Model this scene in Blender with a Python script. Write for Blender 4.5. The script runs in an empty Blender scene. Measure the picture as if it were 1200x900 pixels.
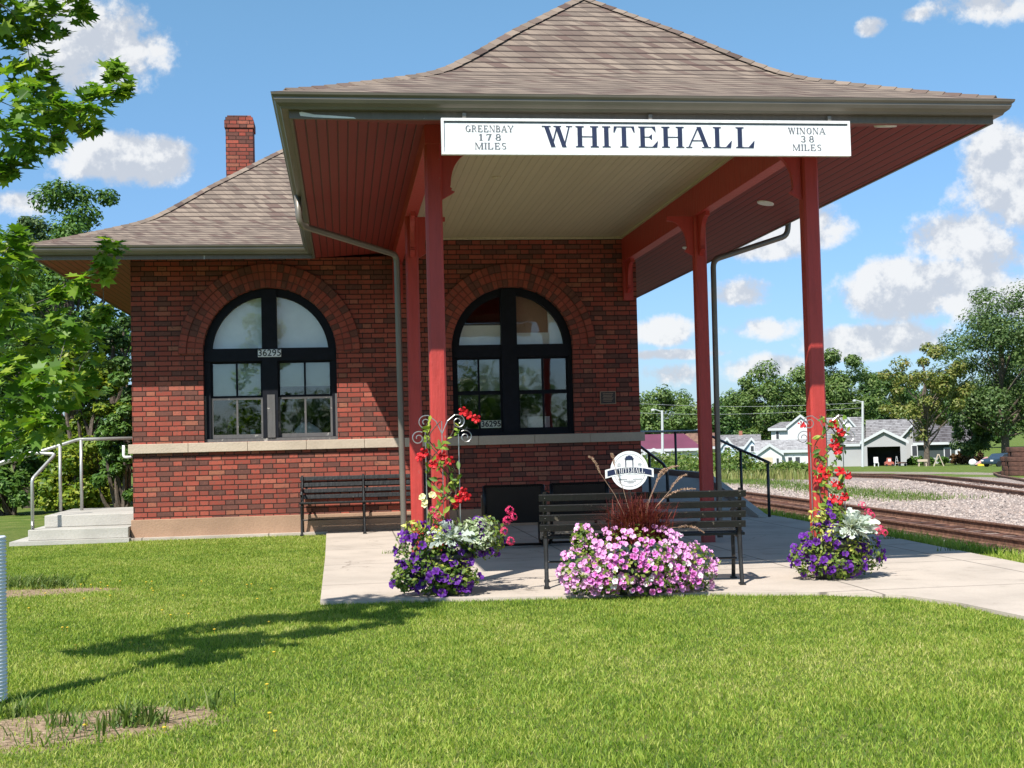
import bpy, bmesh, math, random
import numpy as np
from mathutils import Vector, Matrix
random.seed(7); rng = np.random.default_rng(11)
R = math.radians
scene = bpy.context.scene
col = scene.collection

# ------------------------------------------------------------------ camera
CAM = Vector((2.979, -18.728, 1.3)); YAW, PITCH, ROLL, FPX = 0.13125, 0.04142, -0.02491, 1500.0
_f = Vector((math.sin(YAW)*math.cos(PITCH), math.cos(YAW)*math.cos(PITCH), math.sin(PITCH)))
_r = Vector((math.cos(YAW), -math.sin(YAW), 0)); _u = _r.cross(_f)
_r2 = _r*math.cos(ROLL)+_u*math.sin(ROLL); _u2 = -_r*math.sin(ROLL)+_u*math.cos(ROLL)
cd = bpy.data.cameras.new('camera'); cam = bpy.data.objects.new('camera', cd); col.objects.link(cam)
cam.matrix_world = Matrix(((_r2.x, _u2.x, -_f.x, CAM.x), (_r2.y, _u2.y, -_f.y, CAM.y), (_r2.z, _u2.z, -_f.z, CAM.z), (0, 0, 0, 1)))
cd.sensor_width = 36; cd.lens = FPX*36/1200; cd.clip_start = 0.1; cd.clip_end = 5000
scene.camera = cam

# ------------------------------------------------------------------ light
SUNV = Vector((-0.70, -1.0, 1.52)).normalized()           # towards the sun
EL = math.asin(SUNV.z); AZ = math.atan2(SUNV.x, SUNV.y)
sd = bpy.data.lights.new('sun', 'SUN'); sd.energy = 5.0; sd.angle = R(0.53); sd.color = (1.0, 0.955, 0.88)
sun = bpy.data.objects.new('sun', sd); col.objects.link(sun); sun.rotation_euler = SUNV.to_track_quat('Z', 'Y').to_euler()
scene.view_settings.view_transform = 'Standard'; scene.view_settings.look = 'None'
scene.view_settings.exposure = 0.68; scene.view_settings.gamma = 1.0; scene.view_settings.use_curve_mapping = False

def ray(x, y): return _f + _r2*((x-600)/FPX) - _u2*((y-450)/FPX)
def at(x, y, d): return CAM + ray(x, y)*d                  # a direction of view carried out to a distance

# node helper -------------------------------------------------------
class NT:
    def __init__(s, tree): s.t = tree; s.n = tree.nodes; s.l = tree.links
    def new(s, typ, **k):
        n = s.n.new(typ)
        for a, v in k.items(): setattr(n, a, v)
        return n
    def put(s, sock, v):
        if v is None: return
        if isinstance(v, bpy.types.NodeSocket): s.l.new(v, sock)
        else:
            if sock.type == 'RGBA' and not isinstance(v, (int, float)) and len(v) == 3: v = (*v, 1)
            sock.default_value = v
    def m(s, op, a, b=None, c=None, clamp=False):
        n = s.new('ShaderNodeMath', operation=op); n.use_clamp = clamp
        s.put(n.inputs[0], a)
        if b is not None: s.put(n.inputs[1], b)
        if c is not None: s.put(n.inputs[2], c)
        return n.outputs[0]
    def vm(s, op, a, b=None):
        n = s.new('ShaderNodeVectorMath', operation=op); s.put(n.inputs[0], a)
        if b is not None: s.put(n.inputs[3 if op == 'SCALE' else 1], b)
        return n.outputs['Value'] if op in ('DOT_PRODUCT', 'LENGTH') else n.outputs[0]
    def mix(s, f, a, b, mode='MIX'):
        n = s.new('ShaderNodeMix', data_type='RGBA', blend_type=mode)
        s.put(n.inputs[0], f); s.put(n.inputs[6], a); s.put(n.inputs[7], b); return n.outputs[2]
    def ss(s, v, lo, hi, a=0.0, b=1.0):
        n = s.new('ShaderNodeMapRange', interpolation_type='SMOOTHSTEP')
        s.put(n.inputs[0], v); n.inputs[1].default_value = lo; n.inputs[2].default_value = hi
        n.inputs[3].default_value = a; n.inputs[4].default_value = b; return n.outputs[0]
    def noise(s, vec, scale, detail=4, rough=.55):
        n = s.new('ShaderNodeTexNoise'); s.put(n.inputs['Vector'], vec)
        n.inputs['Scale'].default_value = scale; n.inputs['Detail'].default_value = detail; n.inputs['Roughness'].default_value = rough
        return n.outputs['Fac']
    def white(s, a, b, c=0.0):
        cx = s.new('ShaderNodeCombineXYZ'); s.put(cx.inputs[0], a); s.put(cx.inputs[1], b); s.put(cx.inputs[2], c)
        w = s.new('ShaderNodeTexWhiteNoise', noise_dimensions='3D'); s.l.new(cx.outputs[0], w.inputs['Vector']); return w.outputs['Value']
    def ramp(s, f, pts, interp='LINEAR'):
        n = s.new('ShaderNodeValToRGB'); n.color_ramp.interpolation = interp; s.put(n.inputs[0], f); e = n.color_ramp.elements
        while len(e) < len(pts): e.new(0.5)
        for i, (p, c) in enumerate(pts): e[i].position = p; e[i].color = (*c, 1)
        return n.outputs[0]
    def obj(s): return s.new('ShaderNodeTexCoord').outputs['Object']
    def uv(s): return s.new('ShaderNodeTexCoord').outputs['UV']
    def pos(s): return s.new('ShaderNodeNewGeometry').outputs['Position']
    def rnd(s): return s.new('ShaderNodeNewGeometry').outputs['Random Per Island']
    def sep(s, v):
        n = s.new('ShaderNodeSeparateXYZ'); s.put(n.inputs[0], v); return n.outputs

# world: daylight sky with broken cumulus -----------------------------
w = bpy.data.worlds.new('World'); scene.world = w; w.use_nodes = True
W = NT(w.node_tree); W.n.clear()
sky = W.new('ShaderNodeTexSky', sky_type='NISHITA', sun_disc=False, sun_elevation=EL, sun_rotation=AZ % (2*math.pi), altitude=200, air_density=1.0, dust_density=0.6, ozone_density=2.0)
dirv = W.new('ShaderNodeTexCoord').outputs['Generated']
dx, dy, dz = W.sep(dirv)[:3]
az = W.m('ARCTAN2', dx, dy); el = W.m('ARCSINE', dz)
clouds = [(110, 40, 100, 52), (60, 75, 60, 45), (140, 190, 105, 32), (200, 185, 40, 26), (10, 238, 60, 20), (1150, 4, 95, 26), (1020, 32, 22, 14), (1075, 16, 30, 12),
          (1190, 215, 80, 75), (1130, 275, 70, 34), (1175, 300, 60, 45), (1080, 340, 95, 42), (1170, 345, 80, 40), (955, 260, 55, 34), (900, 285, 60, 24), (870, 345, 50, 24),
          (785, 385, 50, 24), (880, 385, 60, 18), (885, 430, 60, 18), (785, 440, 48, 18), (1015, 400, 75, 22), (1080, 395, 50, 22), (800, 415, 90, 8), (430, 320, 40, 20)]
acc = None
for (x, y, rx, ry) in clouds:
    d = ray(x, y).normalized(); a0 = math.atan2(d.x, d.y); e0 = math.asin(d.z)
    A = W.m('MULTIPLY', W.m('SUBTRACT', az, a0), FPX/rx); B = W.m('MULTIPLY', W.m('SUBTRACT', el, e0), FPX/ry)
    q = W.m('SUBTRACT', 1.0, W.m('ADD', W.m('MULTIPLY', A, A), W.m('MULTIPLY', B, B)))
    acc = q if acc is None else W.m('SMOOTH_MAX', acc, q, 0.35)
n1 = W.noise(dirv, 17, 10, .62); n2 = W.noise(dirv, 3.2, 6, .55)
front = W.ss(W.vm('DOT_PRODUCT', dirv, tuple(_f)), .80, .9)
away = W.m('MULTIPLY', W.m('SUBTRACT', 1.0, front), W.ss(n2, .60, .70))          # broken cloud in the rest of the sky
dens = W.m('ADD', acc, W.m('MULTIPLY', W.m('SUBTRACT', n1, .51), 4.4))
dens = W.m('MULTIPLY', W.ss(dens, .0, .72), front)
dens = W.m('MULTIPLY', W.m('MAXIMUM', dens, away), .93)
cn = W.noise(W.vm('ADD', dirv, (-.006, 0, .014)), 17, 10, .62)
relief = W.ss(W.m('SUBTRACT', n1, cn), -.06, .06)
ccol = W.mix(relief, (5.8, 6.2, 6.9), (8.8, 8.85, 8.9))
hz = W.ss(el, 0.0, .42)
skyt = W.mix(1.0, sky.outputs[0], W.mix(hz, (.80, 1.02, 1.42), (1.22, 1.62, 1.62)), 'MULTIPLY')
fin = W.mix(dens, skyt, ccol)
bg = W.new('ShaderNodeBackground'); bg.inputs[1].default_value = 0.066; W.l.new(fin, bg.inputs[0])
wo = W.new('ShaderNodeOutputWorld'); W.l.new(bg.outputs[0], wo.inputs[0])

# ------------------------------------------------------------------ materials
def new_mat(name):
    m = bpy.data.materials.new(name); m.use_nodes = True; t = NT(m.node_tree); t.n.clear()
    b = t.new('ShaderNodeBsdfPrincipled'); o = t.new('ShaderNodeOutputMaterial'); t.l.new(b.outputs[0], o.inputs[0])
    t.b = b; t.o = o; return m, t
def bump(t, h, dist=.01, strength=1.0):
    n = t.new('ShaderNodeBump'); n.inputs['Strength'].default_value = strength; n.inputs['Distance'].default_value = dist
    t.l.new(h, n.inputs['Height']); t.l.new(n.outputs[0], t.b.inputs['Normal'])
def plain(name, c, rough=.6, metal=0.0, var=.12, scale=6, spec=.5, bmp=0.0):
    m, t = new_mat(name); n = t.noise(t.obj(), scale, 5)
    c2 = tuple(max(0, x*(1-var*1.6)) for x in c); c3 = tuple(min(1, x*(1+var)) for x in c)
    t.put(t.b.inputs['Base Color'], t.ramp(n, [(.3, c2), (.7, c3)]))
    t.b.inputs['Roughness'].default_value = rough; t.b.inputs['Metallic'].default_value = metal; t.b.inputs['Specular IOR Level'].default_value = spec
    if bmp: bump(t, t.noise(t.obj(), scale*6, 4), bmp)
    return m
def brick_mat(name, arch=False):
    m, t = new_mat(name)
    if arch: u, v = t.sep(t.uv())[:2]; unit, rowh, fs = .072, .115, .5
    else:
        x, y, z = t.sep(t.obj())[:3]; u = t.m('ADD', x, y); v = z; unit, rowh, fs = .362, .0716, .64
    row = t.m('FLOOR', t.m('DIVIDE', v, rowh)); fv = t.m('FRACT', t.m('DIVIDE', v, rowh))
    if arch: uu = t.m('DIVIDE', u, unit); cell = t.m('FLOOR', uu); fu = t.m('FRACT', uu); head = 0.0; cellid = cell
    else:
        off = t.m('MULTIPLY', t.m('MODULO', t.m('ABSOLUTE', row), 2.0), .5)
        uu = t.m('ADD', t.m('DIVIDE', u, unit), t.m('ADD', off, 20.1)); cell = t.m('FLOOR', uu); f0 = t.m('FRACT', uu)
        head = t.m('GREATER_THAN', f0, fs)
        fu = t.m('ADD', t.m('MULTIPLY', t.m('SUBTRACT', 1.0, head), t.m('DIVIDE', f0, fs)), t.m('MULTIPLY', head, t.m('DIVIDE', t.m('SUBTRACT', f0, fs), 1-fs)))
        cellid = t.m('ADD', t.m('MULTIPLY', cell, 2.0), head)
    rnd = t.white(cellid, row, 3.0); rnd2 = t.white(cellid, row, 9.0)
    if arch: ju = t.m('MINIMUM', fu, t.m('SUBTRACT', 1.0, fu)); mu = t.ss(ju, .05, .13); mv = t.ss(t.m('MINIMUM', fv, t.m('SUBTRACT', 1.0, fv)), .03, .08)
    else:
        wid = t.m('ADD', .232, t.m('MULTIPLY', head, -.102)); ju = t.m('MULTIPLY', t.m('MINIMUM', fu, t.m('SUBTRACT', 1.0, fu)), wid)
        wob = t.m('MULTIPLY', t.m('SUBTRACT', t.noise(t.obj(), 30, 2), .5), .006)
        mu = t.ss(t.m('ADD', ju, wob), .003, .008); mv = t.ss(t.m('ADD', t.m('MULTIPLY', t.m('MINIMUM', fv, t.m('SUBTRACT', 1.0, fv)), rowh), wob), .0035, .009)
    brick = t.m('MULTIPLY', mu, mv)
    if arch: brick = t.m('ADD', .45, t.m('MULTIPLY', brick, .55)); rnd = t.m('ADD', .1, t.m('MULTIPLY', rnd, .75))
    c = t.ramp(rnd, [(0, (.24, .046, .03)), (.28, (.32, .062, .042)), (.5, (.37, .082, .052)), (.62, (.25, .052, .035)), (.68, (.13, .05, .038)), (.86, (.095, .042, .034)), (.88, (.31, .115, .068)), (1, (.40, .11, .072))])
    n = t.noise(t.obj(), 22, 5, .65)
    c = t.mix(t.ss(n, .5, .68), c, (.17, .07, .05)); c = t.mix(t.m('MULTIPLY', t.noise(t.obj(), 1.1, 3), .35), c, (.22, .08, .06))
    c = t.mix(t.m('MULTIPLY', t.ss(t.noise(t.obj(), .7, 5, .65), .48, .72), .45), c, (.10, .04, .03)); c = t.mix(brick, (.045, .022, .018), c)
    t.put(t.b.inputs['Base Color'], c); t.b.inputs['Roughness'].default_value = .85; t.b.inputs['Specular IOR Level'].default_value = .25
    bump(t, t.m('ADD', brick, t.m('MULTIPLY', n, .35)), .008); return m
def shingle_mat(name, base=((.225, .176, .138), (.155, .122, .098), (.135, .09, .074)), scale=1.0):
    m, t = new_mat(name); u, v = t.sep(t.uv())[:2]; rowh = .135*scale; wd = .17*scale
    vr = t.m('DIVIDE', v, rowh); row = t.m('FLOOR', vr); fv = t.m('FRACT', vr)
    uu = t.m('ADD', t.m('DIVIDE', u, wd), t.m('MULTIPLY', t.white(row, 1.0, 5.0), 7.0)); cell = t.m('FLOOR', uu); fu = t.m('FRACT', uu)
    cut = t.m('ADD', .35, t.m('MULTIPLY', t.white(cell, row, 2.0), .4)); h = t.m('GREATER_THAN', fu, cut)
    rn = t.white(t.m('ADD', t.m('MULTIPLY', cell, 2.0), h), row, 4.0)
    c = t.ramp(rn, [(0, base[1]), (.35, base[0]), (.6, tuple(x*1.15 for x in base[0])), (.8, base[1]), (.93, base[2]), (1, tuple(x*.85 for x in base[2]))])
    blot = t.noise(t.obj(), .9, 3); c = t.mix(t.ss(blot, .5, .75, 0, .45), c, tuple(x*.72 for x in base[2]))
    c = t.mix(t.m('MULTIPLY', t.noise(t.obj(), 90, 2), .35), c, (.12, .09, .08))
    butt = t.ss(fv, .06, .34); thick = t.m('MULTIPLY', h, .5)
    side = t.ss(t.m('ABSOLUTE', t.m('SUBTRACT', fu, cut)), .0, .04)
    c = t.mix(t.m('MULTIPLY', butt, t.m('ADD', .55, t.m('MULTIPLY', side, .45))), (.03, .02, .018), c)  # dark course lines: shadow under each shingle butt, painted into the colour
    t.put(t.b.inputs['Base Color'], c); t.b.inputs['Roughness'].default_value = .92; t.b.inputs['Specular IOR Level'].default_value = .2
    bump(t, t.m('ADD', t.m('MULTIPLY', t.m('SUBTRACT', 1.0, fv), t.m('ADD', 1.0, thick)), t.m('MULTIPLY', t.noise(t.obj(), 120, 2), .15)), .012); return m
def board_mat(name, c, axis=0, width=.085, rough=.55, dirt=.25, gap=.45):
    m, t = new_mat(name); s = t.sep(t.obj()); v = s[axis]; q = t.m('DIVIDE', v, width); fr = t.m('FRACT', q); idn = t.white(t.m('FLOOR', q), 2.0, 1.0)
    g = t.ss(t.m('MINIMUM', fr, t.m('SUBTRACT', 1.0, fr)), .03, .10)
    n = t.noise(t.obj(), 2.2, 5)
    cc = t.mix(t.ss(n, .4, .75, 0, dirt), tuple(x*.92 for x in c), tuple(x*.5 for x in c)); cc = t.mix(t.m('MULTIPLY', idn, .18), cc, tuple(x*1.25 for x in c))
    cc = t.mix(g, tuple(x*gap for x in c), cc)
    t.put(t.b.inputs['Base Color'], cc); t.b.inputs['Roughness'].default_value = rough; bump(t, g, .006); return m
def paint_mat(name, c, rough=.45, chips=.06, under=(.25, .2, .16), grime=0.0):
    m, t = new_mat(name); o = t.obj(); mp = t.new('ShaderNodeMapping'); mp.inputs['Scale'].default_value = (1, 1, .15); t.l.new(o, mp.inputs[0])
    g = t.noise(mp.outputs[0], 26, 5); n = t.noise(o, 9, 6, .7)
    cc = t.mix(t.ss(g, .35, .7, 0, .5), c, tuple(x*.72 for x in c)); cc = t.mix(t.ss(n, .70-chips, .74-chips), cc, under)
    zz = t.sep(o)[2]; sc_ = t.m('MULTIPLY', t.ss(t.m('ADD', zz, t.m('MULTIPLY', n, .35)), .18, .42, 1, 0), grime); cc = t.mix(sc_, cc, tuple(x*.45+.02 for x in c))
    t.put(t.b.inputs['Base Color'], cc); t.b.inputs['Roughness'].default_value = rough; bump(t, t.m('ADD', g, t.m('MULTIPLY', n, .6)), .006); return m
def leaf_mat(name, cols, trans=.35, rough=.5):
    m, t = new_mat(name); r = t.rnd(); n = t.noise(t.pos(), .9, 3)
    k = t.m('ADD', t.m('MULTIPLY', r, .75), t.m('MULTIPLY', t.m('SUBTRACT', n, .3), .5))
    c = t.ramp(k, [(i/(len(cols)-1), cc) for i, cc in enumerate(cols)])
    t.put(t.b.inputs['Base Color'], c); t.b.inputs['Roughness'].default_value = rough; t.b.inputs['Specular IOR Level'].default_value = .35
    tr = t.new('ShaderNodeBsdfTranslucent'); t.put(tr.inputs[0], t.mix(1.0, c, (1.25, 1.3, .55), 'MULTIPLY'))
    mx = t.new('ShaderNodeMixShader'); mx.inputs[0].default_value = trans
    t.l.new(t.b.outputs[0], mx.inputs[1]); t.l.new(tr.outputs[0], mx.inputs[2]); t.l.new(mx.outputs[0], t.o.inputs[0]); return m
def concrete_mat(name, c=(.50, .45, .40), joints=True):
    m, t = new_mat(name); p = t.obj(); x, y, z = t.sep(p)[:3]
    n = t.noise(p, 1.3, 6, .6); n2 = t.noise(p, 45, 4); n3 = t.noise(p, 6, 5, .7)
    cc = t.mix(t.ss(n, .35, .7), tuple(q*1.06 for q in c), tuple(q*.86 for q in c)); cc = t.mix(t.ss(n2, .35, .75, 0, .3), cc, tuple(q*.7 for q in c))
    cc = t.mix(t.ss(n3, .66, .74, 0, .5), cc, (.25, .2, .15)); h = n2
    if joints:
        vc = t.new('ShaderNodeTexVoronoi', feature='DISTANCE_TO_EDGE'); vc.inputs['Scale'].default_value = .42; dv = t.new('ShaderNodeVectorMath', operation='ADD'); nz = t.new('ShaderNodeTexNoise'); nz.inputs['Scale'].default_value = 1.6; nz.inputs['Detail'].default_value = 6; t.l.new(p, nz.inputs['Vector']); t.l.new(p, dv.inputs[0]); t.l.new(t.vm('SCALE', nz.outputs['Color'], .9), dv.inputs[1]); t.l.new(dv.outputs[0], vc.inputs['Vector'])
        cr = t.m('MULTIPLY', t.m('SUBTRACT', 1.0, t.ss(vc.outputs['Distance'], .0, .006)), t.ss(t.noise(p, .5, 3), .5, .6)); cc = t.mix(t.m('MULTIPLY', cr, .75), cc, (.12, .10, .08)); cc = t.mix(t.ss(t.noise(p, 2.6, 5, .7), .56, .72, 0, .38), cc, (.24, .19, .15))
        jx = t.m('ABSOLUTE', t.m('SUBTRACT', t.m('FRACT', t.m('ADD', t.m('DIVIDE', x, 1.75), .42)), .5)); jy = t.m('ABSOLUTE', t.m('SUBTRACT', t.m('FRACT', t.m('ADD', t.m('DIVIDE', y, 1.9), .15)), .5))
        wob = t.m('MULTIPLY', t.m('SUBTRACT', t.noise(p, 8, 2), .5), .006)
        j = t.m('MINIMUM', t.ss(t.m('ADD', jx, wob), .003, .008), t.ss(t.m('ADD', jy, wob), .003, .008)); cc = t.mix(j, tuple(q*.42 for q in c), cc); h = t.m('ADD', j, t.m('MULTIPLY', n2, .3))
    t.put(t.b.inputs['Base Color'], cc); t.b.inputs['Roughness'].default_value = .9; t.b.inputs['Specular IOR Level'].default_value = .2; bump(t, h, .004); return m
def petal_mat(name, c, eye=None, er=.18, edge=None):
    m, t = new_mat(name); o = t.obj(); x, y, z = t.sep(o)[:3]
    rr = t.m('SQRT', t.m('ADD', t.m('MULTIPLY', x, x), t.m('MULTIPLY', y, y)))
    oi = t.new('ShaderNodeObjectInfo').outputs['Random']
    cc = t.mix(t.m('MULTIPLY', oi, .6), c, tuple(min(1, q*1.5+.01) for q in c))
    if edge: cc = t.mix(t.ss(rr, .010, .028), cc, edge)
    if eye: cc = t.mix(t.ss(rr, .003, .010), eye, cc)
    t.put(t.b.inputs['Base Color'], cc); t.b.inputs['Roughness'].default_value = .6
    tr = t.new('ShaderNodeBsdfTranslucent'); t.put(tr.inputs[0], cc); mx = t.new('ShaderNodeMixShader'); mx.inputs[0].default_value = .3
    t.l.new(t.b.outputs[0], mx.inputs[1]); t.l.new(tr.outputs[0], mx.inputs[2]); t.l.new(mx.outputs[0], t.o.inputs[0]); return m

M = {}
M['brick'] = brick_mat('red brick'); M['brick_arch'] = brick_mat('arch brick', True)
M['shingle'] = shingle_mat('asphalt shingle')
M['stone'] = concrete_mat('limestone', (.47, .385, .30), False); M['found'] = concrete_mat('foundation stone', (.36, .23, .155), False)
M['slab'] = concrete_mat('slab concrete', (.46, .395, .335)); M['step'] = concrete_mat('step concrete', (.42, .40, .36), False)
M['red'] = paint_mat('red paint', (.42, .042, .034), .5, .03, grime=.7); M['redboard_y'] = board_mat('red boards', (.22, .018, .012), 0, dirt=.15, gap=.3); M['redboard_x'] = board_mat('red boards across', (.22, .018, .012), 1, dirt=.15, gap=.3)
M['cream'] = board_mat('cream ceiling boards', (.56, .48, .33), 0, .085, dirt=.10, gap=.9)
M['fascia'] = paint_mat('fascia paint', (.13, .11, .09), .55, .03, (.5, .47, .44)); M['gutter'] = plain('gutter metal', (.17, .15, .125), .4, .3, .08, 3)
M['black_frame'] = plain('dark window paint', (.006, .007, .012), .65, 0, .2, 12, spec=.2); M['grey_wood'] = paint_mat('weathered sash wood', (.10, .095, .095), .8, .10, (.34, .32, .29))
M['blackmetal'] = paint_mat('black bench paint', (.006, .006, .006), .5, .07, (.10, .085, .065)); M['steelblack'] = plain('black steel', (.012, .012, .013), .35, .6, .1, 8)
M['galv'] = plain('galvanised pipe', (.46, .46, .44), .4, .5, .1, 10); M['rail_paint'] = plain('dark handrail', (.045, .05, .055), .4, .5, .1, 10)
M['white'] = paint_mat('white enamel', (.80, .80, .80), .35, .02, (.3, .15, .08)); M['navy'] = plain('navy lettering', (.012, .02, .06), .5, 0, .15, 12); M['greytext'] = plain('grey lettering', (.16, .17, .19), .5, 0, .2, 12)
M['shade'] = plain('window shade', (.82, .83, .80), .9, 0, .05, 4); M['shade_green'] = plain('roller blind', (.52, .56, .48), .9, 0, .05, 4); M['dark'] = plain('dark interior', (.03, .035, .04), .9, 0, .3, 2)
M['paper'] = plain('white paper', (.75, .75, .75), .8, 0, .08, 14); M['bronze'] = plain('bronze plaque', (.05, .04, .035), .4, .6, .2, 30)
M['rust'] = plain('rusty steel', (.20, .105, .07), .8, .2, .35, 12, bmp=.004); M['railtop'] = plain('worn rail head', (.22, .17, .14), .35, .8, .25, 9); M['tie'] = plain('creosoted timber', (.10, .045, .032), .9, 0, .5, 5, bmp=.01)
M['pot'] = plain('dark plastic pot', (.02, .02, .022), .5, 0, .1, 9); M['soil'] = plain('potting soil', (.035, .025, .018), 1, 0, .4, 40)
M['chrome'] = plain('silver wire', (.5, .5, .5), .3, .8, .1, 9); M['bark'] = plain('bark', (.11, .085, .065), .95, 0, .4, 14, bmp=.01); M['graybark'] = plain('grey bark', (.16, .145, .125), .95, 0, .35, 10, bmp=.01)
M['plastic'] = plain('white corrugated plastic', (.74, .76, .80), .45, 0, .05, 6)
M['glasslight'] = plain('frosted lamp lens', (.75, .7, .6), .5, 0, .05, 8)
def glass_mat():
    m = bpy.data.materials.new('window glass'); m.use_nodes = True; t = NT(m.node_tree); t.n.clear(); o = t.new('ShaderNodeOutputMaterial')
    tr = t.new('ShaderNodeBsdfTransparent'); tr.inputs[0].default_value = (.92, .95, .95, 1); gl = t.new('ShaderNodeBsdfGlossy'); gl.inputs['Roughness'].default_value = .02
    bp = t.new('ShaderNodeBump'); bp.inputs['Distance'].default_value = .004; bp.inputs['Strength'].default_value = .22; t.l.new(t.noise(t.obj(), 2.0, 2), bp.inputs['Height']); t.l.new(bp.outputs[0], gl.inputs['Normal'])
    fr = t.new('ShaderNodeFresnel'); fr.inputs[0].default_value = 1.52; f = t.m('ADD', t.m('MULTIPLY', fr.outputs[0], 1.5), .03, clamp=True)
    mx = t.new('ShaderNodeMixShader'); t.l.new(f, mx.inputs[0]); t.l.new(tr.outputs[0], mx.inputs[1]); t.l.new(gl.outputs[0], mx.inputs[2]); t.l.new(mx.outputs[0], o.inputs[0]); return m
M['glass'] = glass_mat()
# foliage
M['grass'] = leaf_mat('grass blades', [(.055, .12, .014), (.11, .20, .025), (.19, .29, .04), (.27, .35, .065), (.42, .40, .16)], .45, .5)
M['maple'] = leaf_mat('maple leaves', [(.05, .12, .014), (.12, .24, .025), (.24, .36, .04), (.46, .50, .09)], .5, .4)
M['tree_mid'] = leaf_mat('mid green leaves', [(.025, .07, .012), (.06, .135, .02), (.10, .19, .03), (.16, .25, .05)], .28)
M['tree_dark'] = leaf_mat('dark leaves', [(.02, .055, .014), (.045, .10, .022), (.075, .14, .03), (.11, .18, .045)], .25)
M['tree_olive'] = leaf_mat('olive green leaves', [(.04, .085, .02), (.09, .155, .035), (.15, .22, .06), (.22, .27, .09)], .28)
M['tree_yel'] = leaf_mat('yellowing leaves', [(.07, .12, .025), (.15, .19, .04), (.23, .24, .06), (.24, .17, .07)], .3)
M['tree_silver'] = leaf_mat('grey green leaves', [(.03, .07, .02), (.07, .125, .035), (.12, .18, .06), (.17, .23, .085)], .3)
M['shrub_yel'] = leaf_mat('shrub leaves', [(.04, .09, .01), (.11, .19, .015), (.24, .30, .025), (.40, .39, .05)], .35)
M['weed'] = leaf_mat('weed leaves', [(.05, .10, .02), (.10, .17, .03), (.17, .23, .05), (.26, .24, .12)], .35)
M['potgreen'] = leaf_mat('bedding foliage', [(.04, .09, .015), (.09, .16, .025), (.2, .26, .04), (.38, .40, .10)], .35)
M['chartreuse'] = leaf_mat('chartreuse foliage', [(.22, .30, .03), (.42, .46, .08), (.62, .6, .16), (.65, .62, .3)], .35)
M['silver'] = leaf_mat('silver foliage', [(.38, .44, .40), (.52, .58, .54), (.66, .70, .66), (.75, .78, .74)], .2)
M['varieg'] = leaf_mat('variegated foliage', [(.12, .20, .06), (.30, .38, .20), (.52, .56, .40), (.62, .66, .52)], .3)
M['burg'] = leaf_mat('burgundy blades', [(.07, .01, .014), (.14, .02, .022), (.22, .05, .035), (.36, .17, .10)], .3)
M['plume'] = leaf_mat('grass plumes', [(.34, .2, .15), (.5, .33, .24), (.58, .42, .32)], .3)
M['vine'] = leaf_mat('vine leaves', [(.05, .13, .015), (.12, .22, .03), (.3, .38, .05), (.5, .5, .12)], .35)
M['p_purple'] = petal_mat('purple petals', (.085, .006, .20), (.015, .0, .03), edge=(.14, .018, .32)); M['p_pink'] = petal_mat('pink petals', (.66, .14, .52), (.40, .02, .18), edge=(.82, .38, .70))
M['p_white'] = petal_mat('pale petals', (.80, .66, .76), (.6, .3, .4)); M['p_red'] = petal_mat('red petals', (.55, .008, .015), (.3, .0, .01)); M['p_ger'] = petal_mat('geranium petals', (.75, .04, .16), (.5, .01, .06)); M['p_yel'] = petal_mat('cream petals', (.78, .72, .38), (.7, .55, .1))

gm_, t = new_mat('mown grass'); rr_ = t.rnd(); pp = t.pos(); n1_ = t.noise(pp, .55, 4, .6); n2_ = t.noise(pp, 3.2, 5, .7)
kk = t.m('ADD', t.m('MULTIPLY', rr_, .62), t.m('MULTIPLY', t.m('ADD', t.m('SUBTRACT', n1_, .42), t.m('SUBTRACT', n2_, .42)), .85))
cc_ = t.ramp(kk, [(0, (.06, .125, .014)), (.22, (.155, .26, .026)), (.46, (.285, .385, .05)), (.7, (.43, .46, .10)), (1, (.60, .52, .26))])
t.put(t.b.inputs['Base Color'], cc_); t.b.inputs['Roughness'].default_value = .55; t.b.inputs['Specular IOR Level'].default_value = .3
tr_ = t.new('ShaderNodeBsdfTranslucent'); t.put(tr_.inputs[0], t.mix(1.0, cc_, (1.2, 1.25, .5), 'MULTIPLY')); mx_ = t.new('ShaderNodeMixShader'); mx_.inputs[0].default_value = .42
t.l.new(t.b.outputs[0], mx_.inputs[1]); t.l.new(tr_.outputs[0], mx_.inputs[2]); t.l.new(mx_.outputs[0], t.o.inputs[0]); M['grass'] = gm_
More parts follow.
